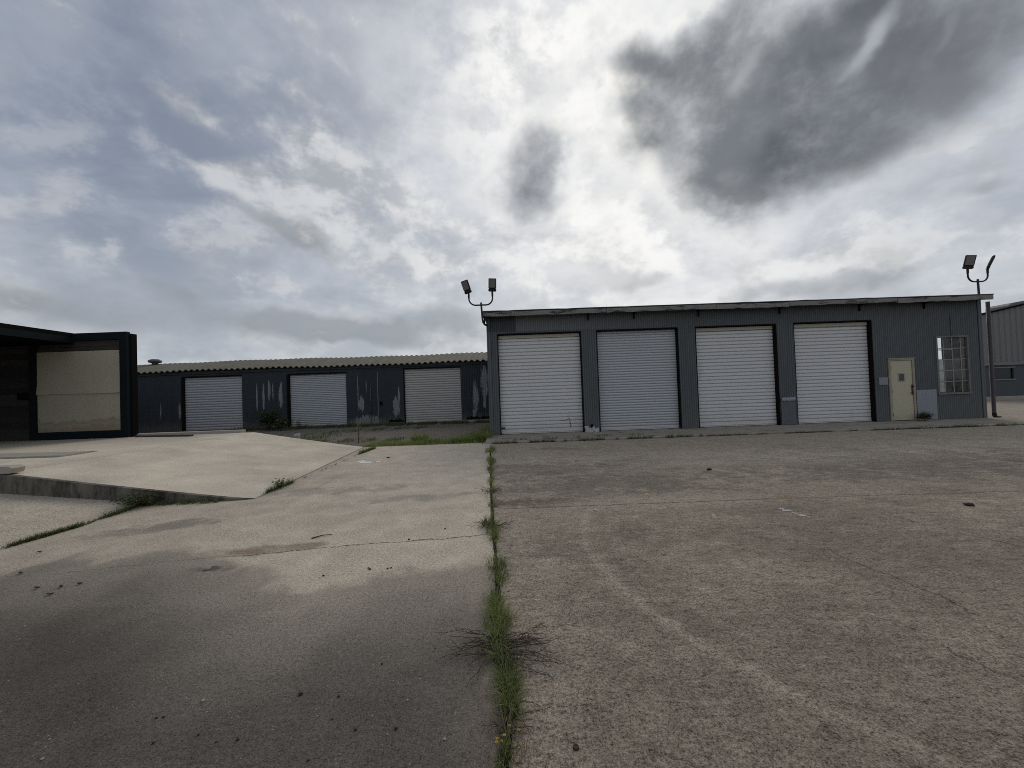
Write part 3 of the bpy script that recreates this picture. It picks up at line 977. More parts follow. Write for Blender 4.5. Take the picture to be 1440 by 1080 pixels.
YL = 13.55
w0, w1, w2, w3 = P(684.5, 454.5, YL), P(681, 455, YL), P(678.5, 450, YL), P(676.5, 425.5, YL)
pole = [Vector((WX0 + .02, 14.05, w0.z)), Vector((w1.x, 13.75, w1.z)), Vector((w2.x + .02, YL, w1.z + .05)), Vector((w2.x, YL, w2.z + .05)), Vector((w3.x, YL, w3.z))]
ft, l, r = floodlight('twin headed floodlight bracketed to the left end of the garage', (WX0 - .05, YL, w0.z), pole, YL, ((676.7, 429), (659.2, 413.5), (692.3, 411)))
lamp_head(ft, l, rad(-11), rad(-25), rad(14)); lamp_head(ft, r, rad(2), rad(4), rad(14), .46)
YR = 14.3
c = P(1375, 395, YR)
pole = [Vector((c.x + .05, YR, 1.0)), Vector((c.x + .05, YR, 3.0)), Vector((c.x, YR, c.z + .06))]
pole = [Vector((WX1 - .02, 14.5, ZT - .75)), Vector((WX1 + .07, 14.45, ZT - .72)), Vector((WX1 + .09, YR, ZT - .62)), Vector((c.x + .02, YR, ZT - .3)), Vector((c.x, YR, c.z + .06))]
ft, l, r = floodlight('twin headed floodlight above the right end of the garage with one head seen edge on', (c.x, YR, ZT - .7), pole, YR, ((1375, 396), (1360.5, 379), (1388.5, 378.5)))
lamp_head(ft, l, rad(13), rad(-30), rad(12), .50, .28); lamp_head(ft, r, rad(27), rad(46), rad(3), .49)

# ------------------------------------------------------------------ the old shed behind
SY = 23.0
SX0, SX1 = -31.0, -.98
shed = thing('storage_shed', (SX0, SY, 0), 'low dark blue shed with peeling paint and wavy tan roof', 'shed')
SZT = P(440, 517, SY).z
sops = []
for (xl, xr, yt, yb) in ((258.5, 341, 529, 607), (407, 487.5, 525, 603), (568.5, 648.5, 517, 597.5)):
    a, b = P(xl, (yt + yb) / 2, SY), P(xr, (yt + yb) / 2, SY)
    sops.append((a.x, b.x, 0.0, P((xl + xr) / 2, yt, SY).z))
m = MB(); wall_with_openings(m, SX0, SX1, -.03, SZT + .05, SY, sops, .10, .010); m.build('front_wall', MS, shed)
m = MB(); m.box(SX0, SX0 + .1, SY + .102, SY + 8, -.03, SZT); m.box(SX1 - .1, SX1, SY + .102, SY + 8, -.03, SZT); m.box(SX0 + .101, SX1 - .101, SY + 7.9, SY + 8, -.03, SZT); m.build('side_wall', MS, shed)
MSD3 = material('yellowed_shutter', m_door((.54, .525, .50), 9.9, .135, .03, .3, .75))
for i, (x0, x1, z0, z1) in enumerate(sops):
    m = MB(); shutter(m, x0 + .03, x1 - .01, z0 + .03, z1 - .04, SY + .10, True, (.145, .105, .135)[i])
    d = m.build('roller_door', (MSD, MSDB, MSD3)[i], shed)
    if i == 2: d['label'] = 'white shutter yellowed along its left side'
    m = MB(); m.box(x0 - .10 * (i < 2) - .02, x0 + .028, SY - .028, SY + .11, z0, z1); m.build('jamb', MJAMB, d)
    m = MB(); m.box(x0 - .02, x1 + .02, SY - .028, SY + .11, z1 - .039, z1 + .03); m.build('lintel', MJAMB, d)
    m = MB(); m.cbox(x0 + .03, x1 - .01, SY + .055, SY + .095, z0, z0 + .06, .008); m.build('bottom_bar', MSD, d)
# wavy roof
m = MB()
pit = .335
EZ = SZT + .02; RZ = P(440, 504.0, 26.5).z
nx = int((SX1 + .05 - SX0) / pit * 8)
def wz(x): return .050 * math.sin(2 * math.pi * x / pit)
rws = []
ny = 6
for j in range(ny + 1):
    tt = j / ny
    yy = SY - .22 + (26.5 - SY + .22) * tt
    row = []
    for i in range(nx + 1):
        x = SX0 + (SX1 + .05 - SX0) * i / nx
        sag = .05 * math.sin(x * .35 + 1) + .025 * math.sin(x * 1.3)
        e = 0
        if j == 0: e = .03 * math.sin(x * 2.3) * math.sin(x * .9) + (random.uniform(-.02, .02) if i % 8 == 0 else 0)
        if j == 0 and -4.6 < x < -3.2: e += random.uniform(0, .16)
        row.append((x, yy + e, EZ + .05 + (RZ - EZ - .05) * tt + wz(x) * (1 - .45 * tt) + sag * .6))
    rws.append(row)
bot = [[(x, y, z - .03) for x, y, z in r] for r in rws]
m.grid(rws, True); m.grid(bot, True); m.grid([rws[0], bot[0]], True); m.grid([[r[-1] for r in rws], [r[-1] for r in bot]], False)
back = [[(x, 26.5 + 4.7 * k, RZ - 1.0 * k + wz(x) * .55 + (.05 * math.sin(x * .35 + 1) + .025 * math.sin(x * 1.3)) * .6) for x, y, z in rws[-1]] for k in (0, .5, 1)]
m.grid(back, True)
m.build('roof', MROOF, shed)
m = MB(); m.box(SX0, SX1, SY - .06, SY - .03, SZT - .14, SZT + .0); m.build('eave_board', plain('dark_eave_board', (.045, .05, .055), .4, .8), shed)  # plain dark board along the shed eave
p = P(218, 509, 26.0)
m = MB()
prof = [(.17, -.45), (.17, .0), (.19, .02), (.33, .06), (.37, .14), (.33, .22), (.20, .27), (.05, .285)]
m.grid([[(p.x + r * math.cos(w * math.pi / 12), 26.0 + r * math.sin(w * math.pi / 12), p.z - .10 + z) for w in range(25)] for r, z in prof], True)
m.build('roof_vent', MVENT, shed)
p = P(536, 567, SY); m = MB(); m.cbox(p.x - .07, p.x + .07, SY - .06, SY - .022, p.z - .10, p.z + .10, .01); m.build('socket_box', MBLACK, shed)
m = MB(); p0, p1 = P(521.5, 540, SY), P(522.5, 603, SY); m.tube([(p0.x, SY - .05, p0.z - .3), (p1.x, SY - .05, 0)], .022, 6); m.build('drain_pipe', MGALV, shed)
m = MB()
for k in range(42):                          # rusted ragged foot of the wall
    x = random.choice((random.uniform(P(651, 590, SY).x, SX1 - .1), random.uniform(P(550, 590, SY).x, P(566, 590, SY).x)))
    w, h = random.uniform(.04, .16), random.uniform(.03, .2)
    m.prism([(x - w, .12), (x - w * .6, .12 + h), (x + w * .2, .12 + h * .6), (x + w, .13 + h * .3), (x + w, .10)], SY - .025 - k * .0003, SY - .0215 - k * .0003)
tag(m.build('rust_hole_edge', MJAMB, shed), kind='stuff')
m = MB(); m.cbox(P(649, 597, SY).x, SX1 - .1, SY - .45, SY - .08, -.03, .07, .015); m.build('sill_slab', MCONC, shed)

# ------------------------------------------------------------------ the dark loading building at the left
LY = 13.05
lb = thing('loading_building', (-16, LY, PH), 'black timber loading building with deep canopy and tan sheeted end bay', 'building')
zc = P(110, 468.7, LY).z
xw1 = P(105, 540, LY).x
m = MB()
zz = PH
k = 0
while zz < zc - .02:
    h = min(.19, zc - .02 - zz)
    M = Matrix.Translation((0, LY + .10, zz)) @ Matrix.Rotation(rad(4), 4, 'X')
    cut = [-36, -27.3 - .7 * (k % 3), -21.6 + 1.1 * (k % 2), xw1 - .05]
    for a, b in zip(cut[:-1], cut[1:]): m.box(a, b - .006, -.01, .05, 0, h + .01, M)
    zz += h; k += 1
m.box(-36, xw1 - .05, LY + .16, LY + .42, PH, zc - .05)
m.box(-36, -21, LY + .42, LY + 6, PH, zc - .05)
m.build('plank_wall', MWOOD, lb)
# canopy running towards the camera
m = MB()
ce = P(104, 468, LY).x
yn = 5.0
zt0, zt1 = zc, zc + .10                      # rear, front
pr = [(ce, zt0), (-38, zt0 + 1.2)]
rws = []
for (yy, dz) in ((LY + .2, 0), (yn, .10)):
    rws.append([(ce, yy, zc + dz - .20), (ce, yy, zc + dz), (-38, yy, zc + dz + 1.6), (-38, yy, zc + dz + 1.3)])
m.add(rws[0] + rws[1], [(0, 1, 2, 3), (4, 7, 6, 5), (1, 5, 6, 2), (0, 3, 7, 4), (0, 4, 5, 1), (2, 6, 7, 3)])
cn = m.build('canopy', MBLACK, lb)
m = MB()
vs = []
for yy, dz in ((LY - .08, 0), (yn + .05, .10)):
    vs += [(ce + .004, yy, zc + dz - .34), (ce + .05, yy, zc + dz - .34), (ce + .05, yy, zc + dz - .14), (ce + .004, yy, zc + dz - .14)]
m.add(vs, [(0, 1, 2, 3), (7, 6, 5, 4), (0, 4, 5, 1), (1, 5, 6, 2), (2, 6, 7, 3), (3, 7, 4, 0)])
m.build('fascia', MTEAL, cn)
m = MB(); m.box(-38, ce - .02, yn + .3, LY + .0, zc - .36, zc - .23); m.build('soffit', MBLACK, cn)
# end bay: teal frame round two tan sheets
fx0, fx1 = P(44, 540, LY).x, P(181.5, 540, LY).x
fz0, fz1 = PH + .02, P(140, 468, LY).z
sx0, sx1 = P(53.5, 545, LY).x, P(171, 545, LY).x
sz0, sz1 = P(112, 606.5, LY).z, P(112, 494, LY).z
m = MB()
m.box(sx0, sx1, LY - .02, LY + .03, sz0, sz0 + (sz1 - sz0) * .475)
rows = []
for j, (dy, q) in enumerate(((-.062, .468), (-.058, .49), (-.03, .6), (-.025, 1.0))):
    rows.append([(sx0 + (sx1 - sx0) * i / 12, LY + dy + (.010 * math.sin(i * .3 + .3) if j < 2 else 0), sz0 + (sz1 - sz0) * (q + (.004 * math.sin(i * .5) if j == 0 else 0))) for i in range(13)])
m.grid(rows, True)
m.box(sx0, sx1, LY - .015, LY + .03, sz0 + (sz1 - sz0) * .476, sz1)
bay = m.build('end_panel', MTAN, lb); bay['label'] = 'two stained tan sheets in a dark teal frame'
tw = P(181.5, 540, LY).x - P(171.5, 540, LY).x
m = MB(); m.box(fx0, sx0 - .01, LY - .07, LY + .06, fz0, fz1 - .28); m.build('frame_post', MTEAL, bay)
m = MB(); m.box(sx1 + .01, fx1, LY - .07, LY + .06, fz0, fz1); m.build('frame_post', MTEAL, bay)
m = MB(); m.box(ce - .1, sx1 + .009, LY - .068, LY + .06, fz1 - .24, fz1 - .002); m.build('head_rail', MTEAL, bay)
m = MB(); m.box(sx0 - .009, sx1 + .009, LY - .068, LY + .06, fz0, sz0 - .005); m.build('foot_rail', MTEAL, bay)
m = MB()
zz = sz1 + .01; k = 0
while zz < fz1 - .25:
    h = min(.13, fz1 - .245 - zz)
    M = Matrix.Translation((0, LY + .0, zz)) @ Matrix.Rotation(rad(6), 4, 'X')
    m.box(sx0, sx1 + .005, -.005, .03, 0, h - .004, M); zz += h + .001; k += 1
m.build('upper_planks', plain('brown_planks', (.040, .032, .026), .5, .9, scale=3, streak=.2), bay)
m = MB(); m.box(fx0, fx1 + .03, LY + .062, LY + .27, fz0, fz1 - .05); m.build('side_return', MBLACK, lb)
p = P(33, 557, LY); m = MB(); m.cbox(p.x - .15, p.x + .22, LY - .06, LY + .02, p.z - .12, p.z + .10, .01); m.build('wall_box', MBLACK, lb)

# ------------------------------------------------------------------ warehouse at the far right
VY = 24.6
wh = thing('warehouse', (30, VY, 0), 'pale ribbed metal warehouse with sloping roof at far right', 'warehouse')
vx0 = P(1391, 500, VY).x - 1.2
vx1 = vx0 + 30
a, b = P(1394, 439.5, VY), P(1440, 428.5, VY)
sl = (b.z - a.z) / (b.x - a.x)
def vz(x): return a.z + sl * (min(x, 2 * (vx0 + 15) - x) - a.x)
zm = P(1416, 511, VY).z; zf = P(1416, 557, VY).z
zf = max(zf, .18)
m = MB()
# ribbed upper sheet: flat pans with narrow standing ribs
xs = []
x = vx0
while x < vx1:
    xs += [(x, 0), (x + .04, -.05), (x + .08, -.05), (x + .12, 0)]
    x += .36
lo = [(q, VY - .06 + d, zm) for q, d in xs]; hi = [(q, VY - .06 + d, vz(q)) for q, d in xs]
m.grid([lo, hi], False)
wu = m.build('upper_wall', MGREY, wh)
p0, p1 = P(1396.5, 518, VY), P(1425.5, 532.5, VY)
m = MB(); wall_with_openings(m, vx0, vx1, zf, zm + .3, VY, [(p0.x, p1.x, p1.z, p0.z)], .12, .012, .12); m.build('lower_wall', MGREYD, wh)
m = MB(); m.box(p0.x, p1.x, VY + .06, VY + .09, p1.z, p0.z)
wn = m.build('window', plain('dark_window', (.010, .011, .012), .2, .25, spec=.5), wh)
m = MB(); m.box(p0.x - .08, p1.x + .08, VY - .05, VY - .026, p0.z, p0.z + .07); m.box(p0.x - .08, p1.x + .08, VY - .06, VY - .026, p1.z - .07, p1.z); m.build('window_frame', MGREY, wn)
m = MB(); m.box(vx0, vx1, VY - .14, VY - .112, zm - .10, zm + .08); m.build('trim_band', MGREY, wh)
m = MB(); m.cbox(vx0 - .1, vx1 + .1, VY - .2, VY + .3, -.04, zf, .02); m.build('foundation', MCONC, wh)
m = MB()
xm = vx0 + 15
m.prism([(vx0, zm), (vx1, zm), (vx1, vz(vx1)), (xm, vz(xm)), (vx0, vz(vx0))], VY - .055, VY + .12)
m.build('gable', MGREYD, wh)
m = MB()
for (xa, xb) in ((vx0 - .1, xm), (xm, vx1 + .1)):
    m.prism([(xa, vz(xa) + .0), (xb, vz(xb) + .0), (xb, vz(xb) + .09), (xa, vz(xa) + .09)], VY - .18, VY + .16)
m.build('coping', MBLACK, wh)
m = MB(); m.box(vx0, vx1, VY + .125, VY + 1.6, vz(vx0) - .45, vz(vx0) - .3); m.box(vx0 + 9.2, vx1, VY + 1.6, VY + 10, vz(vx0) - .45, vz(vx0) - .3)
m.build('roof', plain('warehouse_roof', (.10, .10, .10), .3, .6, .2), wh)
m = MB(); m.box(vx0, vx0 + .1, VY + .125, VY + 1.5, zf, vz(vx0) - .46); m.box(vx0, vx0 + 9.2, VY + 1.5, VY + 1.6, zf, vz(vx0) - .46); m.box(vx0 + 9.2, vx0 + 9.3, VY + 1.6, VY + 10, zf, vz(vx0) - .46); m.build('side_wall', MGREYD, wh); m = MB(); m.box(vx1 - .1, vx1, VY + .125, VY + 10, zf, vz(vx0) - .46); m.build('side_wall', MGREYD, wh)
c0 = P(1417.5, 427.5, VY + .3)
m = MB()
xx = c0.x
m.add([(xx, VY + .3, vz(vx0) - .3), (xx + 3.6, VY + .3, vz(vx0) - .3), (xx + 3.6, VY + .3, c0.z + .55), (xx + .25, VY + .3, c0.z + .06), (xx, VY + .3, c0.z - .1),
       (xx, VY + 1.5, vz(vx0) - .3), (xx + 3.6, VY + 1.5, vz(vx0) - .3), (xx + 3.6, VY + 1.5, c0.z + .55), (xx + .25, VY + 1.5, c0.z + .06), (xx, VY + 1.5, c0.z - .1)],
      [(0, 1, 2, 3, 4), (9, 8, 7, 6, 5), (0, 5, 6, 1), (1, 6, 7, 2), (2, 7, 8, 3), (3, 8, 9, 4), (4, 9, 5, 0)])
m.build('rooftop_unit', MGREY, wh)


# ------------------------------------------------------------------ weeds and grass
def blade(mb, p, h, lean, az, w):
    d = Vector((math.cos(az), math.sin(az), 0)); s = Vector((-d.y, d.x, 0)) * w
    tw = random.uniform(-.6, .6)
    s = s * math.cos(tw) + d * w * math.sin(tw)
    pts = []
    for k in range(4):
        t = k / 3
        c = p + d * (lean * h * t ** 1.8) + Vector((0, 0, h * (t - .38 * lean * t * t)))
        pts.append((c, 1 - t * .9))
    vs = []
    for c, q in pts: vs += [c - s * q, c + s * q]
    mb.add(vs, [(0, 1, 3, 2), (2, 3, 5, 4), (4, 5, 7, 6)], True)


def tuft(mb, p, n, rx, ry, h, w=.003, lean=(.2, 1.1)):
    for _ in range(n):
        a, q = random.uniform(0, 6.283), random.random() ** .7
        o = Vector((rx * q * math.cos(a), ry * q * math.sin(a), 0))
        az = math.atan2(o.y, o.x) + random.gauss(0, .9)
        blade(mb, p + o, h * random.uniform(.45, 1.1), random.uniform(*lean), az, w * random.uniform(.6, 1.2))


# crack growth, px centre, spread across and along (m), blade count and height
m = MB(); m2 = MB()
for (px, py, rx, ry, n, h, which) in (
        (689, 634, .10, .5, 260, .22, 1), (690, 648, .09, .5, 240, .16, 1), (690, 662, .07, .4, 170, .12, 1), (690, 676, .05, .35, 120, .09, 1), (691, 690, .10, .25, 150, .12, 1),
        (691, 703, .03, .2, 50, .08, 1), (692, 722, .03, .25, 60, .07, 1), (693, 743, .10, .2, 190, .15, 2), (694, 757, .05, .15, 80, .09, 1), (697, 768, .02, .1, 30, .06, 1),
        (700, 800, .08, .18, 240, .12, 2), (700, 815, .06, .12, 150, .10, 2), (697, 838, .05, .14, 130, .09, 2), (698, 858, .06, .12, 150, .10, 1), (700, 880, .07, .10, 260, .13, 1), (703, 898, .075, .09, 300, .13, 1),
        (694, 922, .045, .04, 150, .09, 1), (706, 930, .04, .06, 90, .08, 2), (711, 955, .06, .08, 170, .09, 2), (716, 975, .065, .06, 190, .09, 2), (714, 1000, .05, .07, 160, .09, 1), (713, 1030, .025, .06, 60, .06, 2),
        (711, 1062, .03, .08, 80, .07, 2), (710, 1078, .03, .08, 60, .06, 1)):
    ox = random.uniform(-4, 4) * (py > 690)
    for sub in range(3):
        q = G(px + ox + random.uniform(-1, 1) * rx * 40, py); q.y += random.uniform(-.6, .6) * ry
        tuft((m, m2)[(which + (sub == 2)) % 2 == 0], q, int(n * .33 * random.choice((.3, .9, 1.5))), rx * random.uniform(.5, 1.3), ry * .65, h * random.uniform(.7, 1.25), .0034 if py > 760 else .0045, (.3, 1.5))
for i in range(len(cpts) - 1):               # thin growth all along the joint
    for _ in range(22):
        p = cpts[i].lerp(cpts[i + 1], random.random()); p.x += random.gauss(0, .015); p.z = -.02
        blade(random.choice((m, m2)), p, random.uniform(.03, .10), random.uniform(.3, 1.2), random.uniform(0, 6.28), .003)
m3 = MB()
for (px, py, n, h, lo) in ((700, 812, 26, .12, .5), (692, 846, 18, .10, .8), (709, 872, 30, .14, .6), (694, 905, 30, .12, 1.0), (716, 942, 34, .11, 1.0), (706, 985, 22, .10, 1.0), (714, 1012, 30, .08, 1.2), (706, 1046, 24, .10, .8), (718, 1070, 20, .16, .4), (693, 752, 20, .16, .8), (690, 700, 16, .14, .8), (689, 660, 18, .2, .6)):
    tuft(m3, G(px, py), n, .085, .09, h * 1.15, .0026, (lo * .6, 1.6))
tag(m3.build('dry_grass', MDRY), 'straw coloured dry grass stalks among the green in the joint', 'dry grass', kind='stuff')
p = cpts[-1]
tag(m.build('joint_grass', MGRASS), 'bright green grass growing along the joint between the slabs', 'grass', kind='stuff')
tag(m2.build('joint_undergrowth', MGRASS2), 'dull low weeds lining the joint between the slabs', 'weeds', kind='stuff')


def dead_weed(px, py, n, L, label, up=.05, seed=1):
    rnd = random.Random(seed)
    base = G(px, py)
    t = thing('dead_weed', base, label, 'dead weed', 'dead weeds on the joint')
    m = MB()
    for _ in range(n):
        side = rnd.choice((0, math.pi))
        az = side + rnd.gauss(0, .42)
        l = L * rnd.uniform(.35, 1.0)
        p = base + Vector((rnd.gauss(0, .03), rnd.gauss(0, .06), .01))
        pts = [p.copy()]
        d = Vector((math.cos(az), math.sin(az), 0))
        for k in range(6):
            d = (d + Vector((rnd.gauss(0, .17), rnd.gauss(0, .24), 0))).normalized()
            q = pts[-1] + d * l / 6
            q.z = .006 + up * math.sin(math.pi * (k + 1) / 7) * rnd.uniform(.5, 1.2)
            pts.append(q)
            if k in (1, 2, 3, 4) and rnd.random() < .75:
                dd = (d + Vector((rnd.gauss(0, .7), rnd.gauss(0, .7), 0))).normalized()
                e = q + dd * l * rnd.uniform(.12, .3); e.z = max(.004, q.z + rnd.uniform(-.02, .03))
                m.tube([q, e], [.0016, .0007], 3, False)
        m.tube(pts, [.0028 - .0003 * k for k in range(7)], 4, False)
    m.build('stem', MDEAD, t)
    m = MB()
    for _ in range(int(n * 1.3)):
        a = base + Vector((rnd.gauss(0, L * .33), rnd.gauss(0, L * .17), .012))
        tuft(m, a, 1, .0, .0, .05, .002, (1.2, 1.6))
    tag(m.build('dry_leaf', MDRY, t), kind='stuff')
    return t


dead_weed(703, 916, 58, .45, 'largest dead weed, dark wiry stems sprawled both ways from the grass in the joint', .035, 3)
dead_weed(696, 744, 16, .34, 'small dead weed with two dark stems reaching over the right slab, halfway along the joint', .05, 5)
dead_weed(691, 692, 12, .30, 'small dark dead weed on the far part of the joint', .05, 8)
dead_weed(714, 1020, 9, .18, 'few dead stalks lying on the joint just beyond the yellow flowers', .02, 9)


def flower_weed(px, py, n, h, spread, label, seed):
    rnd = random.Random(seed)
    base = G(px, py)
    t = thing('flowering_weed', base, label, 'weed', 'weeds with yellow flowers')
    m = MB(); heads = []
    for _ in range(n):
        p = base + Vector((rnd.gauss(0, spread * .5), rnd.gauss(0, spread * .6), 0))
        q = p + Vector((rnd.gauss(0, spread), rnd.gauss(0, spread * .4), h * rnd.uniform(.55, 1.1)))
        m.tube([p, p.lerp(q, .5) + Vector((rnd.gauss(0, .006), 0, .01)), q], .0011 * (1 + h * 2), 4, False); heads.append(q)
    m.build('stem', MDRY, t)
    m = MB(); tuft(m, base, n * 7, spread, spread, h * .6, .003); m.build('leaf', MGRASS2, t)
    for q in heads:
        m = MB(); r = .007 * (1 + h * .5) * rnd.uniform(.75, 1.15)
        tl = rnd.uniform(0, 6.28)
        for k in range(8):
            w = k * math.pi / 4 + tl
            d = Vector((math.cos(w), math.sin(w), .25)); s = Vector((-d.y, d.x, 0)) * r * .42
            m.add([q, q + d * r * .6 + s, q + d * r * 1.15, q + d * r * .6 - s], [(0, 1, 2, 3)])
        m.tube([q + Vector((0, 0, -.003)), q + Vector((0, 0, .004))], r * .35, 6)
        m.build('flower', MFLOWER, t)
    return t


flower_weed(711, 1066, 7, .105, .035, 'small weed with yellow flowers at the near end of the joint', 4)
flower_weed(693, 712, 7, .14, .07, 'yellow flowered weed on the joint, nearer the garage corner', 6)


# grass along kerbs, joints and in front of the shed
def strip(mb, a, b, n, h, wid, w=.005, z=0.0, clump=0.0):
    for _ in range(n):
        t = random.random()
        if clump and math.sin(t * 31 + a.x) + math.sin(t * 83 + 2) * .8 < clump: continue
        p = a.lerp(b, t); p = p + Vector((random.gauss(0, wid * .2), random.gauss(0, wid), 0)); p.z = z
        blade(mb, p, h * random.uniform(.35, 1.1), random.uniform(.2, 1.1), random.uniform(0, 6.28), w * random.uniform(.6, 1.3))


m = MB()
strip(m, Vector((WX0 - .2, 12.42, 0)), Vector((6, 12.42, 0)), 1900, .19, .035, .006, -.02, -.2)
strip(m, Vector((6, 12.42, 0)), Vector((18.2, 12.42, 0)), 2900, .12, .03, .006, -.02, -.4)
strip(m, Vector((WX0 + .8, 12.7, 0)), Vector((4.5, 12.9, 0)), 800, .13, .12, .005, .05, .1)
strip(m, Vector((12.5, 12.44, 0)), Vector((18.5, 12.44, 0)), 1200, .15, .05, .006, -.02, -.2)
strip(m, Vector((4, 13.85, 0)), Vector((9, 13.85, 0)), 240, .14, .04, .005, ZB, .6)
tag(m.build('kerb_grass', MGRASS2), 'patchy weeds along the foot of the garage apron', 'grass', kind='stuff')
m = MB()
fa, fb = G(515, 628.5), G(688, 623.5)
strip(m, Vector((fa.x - .3, 12.95, 0)), Vector((fb.x, 12.9, 0)), 2600, .13, .10, .007, -.04, -.6)
strip(m, Vector((-4.8, 13.2, 0)), Vector((-.95, 13.5, 0)), 2600, .22, .25, .007, -.04, .0)
for (px, py, rx, ry, n, h) in ((590, 619, .32, .25, 420, .42), (608, 621, .3, .2, 260, .28), (655, 620, .45, .3, 520, .32), (672, 616, .35, .5, 560, .40), (684, 611, .18, .5, 360, .55), (683, 618, .2, .4, 320, .5)):
    q = G(px, py); tuft(m, Vector((q.x, max(q.y, 12.9), -.04)), n, rx, ry, h, .008)
tag(m.build('verge_grass', MGRASS), 'green grass at the far edge of the left pavement', 'grass', kind='stuff')
m = MB()
strip(m, Vector((-9.5, 22.5, 0)), Vector((-1.2, 22.2, 0)), 5200, .22, .30, .011, -.05, -.5)
strip(m, Vector((-16, 22.6, 0)), Vector((-9, 22.4, 0)), 3500, .26, .35, .012, -.05, -.6)
strip(m, Vector((-9.5, 19.0, 0)), Vector((-4.5, 20.3, 0)), 1800, .15, .5, .010, -.05, .1)
strip(m, Vector((-9.0, 15.4, 0)), Vector((-4.2, 14.8, 0)), 2400, .16, .4, .008, -.05, .1)
strip(m, Vector((-13.5, 17.0, 0)), Vector((-7.5, 16.6, 0)), 2600, .22, 1.0, .010, -.05, -.1)
tag(m.build('shed_grass', MGRASS2), 'dark rough grass in front of the shed', 'grass', kind='stuff')
m = MB()
strip(m, G(18, 768), G(118, 739), 1500, .085, .06, .004, .0, -.9)
strip(m, G(120, 738), G(170, 719), 160, .05, .02, .004, .0)
strip(m, G(150, 728), G(225, 703), 1000, .11, .07, .004, .0, -.7)
q0 = K1.lerp(K2, .48) + nrm * .16; q1 = K1.lerp(K2, .12) + nrm * .14
strip(m, q0, q1, 1000, .11, .05, .004, .0, -.7)
strip(m, G(375, 694), G(412, 680), 420, .14, .05, .004, .01)
strip(m, G(412, 680), G(500, 642), 160, .06, .02, .005, .01, .3)
strip(m, G(505, 639), G(527, 631), 420, .15, .06, .006, .0)
q = G(134, 635.5, PH)
strip(m, Vector((q.x - .5, q.y - .02, 0)), q, 120, .05, .02, .004, PH)
tag(m.build('pavement_joint_grass', MGRASS2), 'low grass in the joints around the loading ramp', 'grass', kind='stuff')


def leafy(name, base, label, cat, n, R, H, ls, seed, mat=MLEAF, flowers=0, stems=6, low=0.0):
    rnd = random.Random(seed)
    t = thing(name, base, label, cat)
    m = MB(); tips = []
    for _ in range(stems):
        a = rnd.uniform(0, 6.28); e = base + Vector((math.cos(a) * R * rnd.uniform(.2, .8), math.sin(a) * R * rnd.uniform(.2, .8), H * rnd.uniform(.6, 1)))
        mid = base.lerp(e, .5) + Vector((rnd.gauss(0, R * .1), 0, H * .08))
        m.tube([base + Vector((rnd.gauss(0, .03), 0, 0)), mid, e], [.012 * H, .008 * H, .003], 5, False); tips.append((mid, e))
    m.build('stem', MDEAD, t)
    m = MB()
    for _ in range(n):
        b = rnd.choice(tips); c = b[0].lerp(b[1], rnd.uniform(-.5, 1.1)) + Vector((rnd.gauss(0, R * .22), rnd.gauss(0, R * .22), rnd.gauss(0, H * .07)))
        c.z = max(c.z, base.z + .03)
        M = Matrix.Translation(c) @ Matrix.Rotation(rnd.uniform(0, 6.28), 4, 'Z') @ Matrix.Rotation(rnd.uniform(-.9, .9), 4, 'X')
        l = ls * rnd.uniform(.6, 1.3); w = l * .28
        m.add([M @ Vector(v) for v in ((0, 0, 0), (l * .5, w, .1 * l), (l, 0, -.05 * l), (l * .5, -w, .1 * l))], [(0, 1, 2, 3)])
    m.build('foliage', mat, t)
    for _ in range(flowers):
        b = rnd.choice(tips); q = b[1] + Vector((rnd.gauss(0, R * .4), rnd.gauss(0, R * .3) - .1, rnd.gauss(0, H * .12)))
        m = MB(); r = .035
        for k in range(6):
            w = k * math.pi / 3
            d = Vector((math.cos(w), -.3, math.sin(w))); s = Vector((-d.z, 0, d.x)) * r * .45
            m.add([q, q + d * r * .6 + s, q + d * r, q + d * r * .6 - s], [(0, 1, 2, 3)])
        m.build('flower', MFLOWER, t)
    return t


p = P(377, 606, 21.6); leafy('shrub', Vector((p.x, 21.6, -.05)), 'dark leafy bush between the first and second shed shutters', 'shrub', 900, .62, 1.25, .13, 11, flowers=0, stems=9)
p = P(394, 606, 21.2); leafy('shrub', Vector((p.x, 21.2, -.05)), 'low bush with yellow blooms just left of the middle shed shutter', 'shrub', 420, .5, .72, .11, 12, flowers=9, stems=7)
p = G(504, 621); leafy('tall_weed', Vector((p.x, p.y, -.05)), 'single tall thin weed stalk in front of the peeling shed wall', 'weed', 90, .10, .82, .07, 13, MGRASS, stems=2)
p = P(422, 604, 22.2); leafy('tall_weed', Vector((p.x, 22.2, -.05)), 'small weed standing against the middle shed shutter', 'weed', 60, .2, .5, .09, 17, MLEAF, stems=3)
p = P(1302, 588, 13.7); leafy('shrub', Vector((p.x, 13.75, ZB)), 'small dark weed clump under the bare metal patch beside the cream door', 'weed', 420, .34, .26, .07, 14, stems=8)
p = K1.lerp(K2, .40) + nrm * .24; p.z = .02; leafy('broadleaf_weed', p, 'grey green broadleaf weed against the stained ramp kerb', 'weed', 520, .40, .20, .05, 15, stems=10)
p = G(395, 687); leafy('broadleaf_weed', p, 'small leafy weed at the right edge of the loading ramp', 'weed', 150, .16, .18, .04, 16, MGRASS2, stems=6)


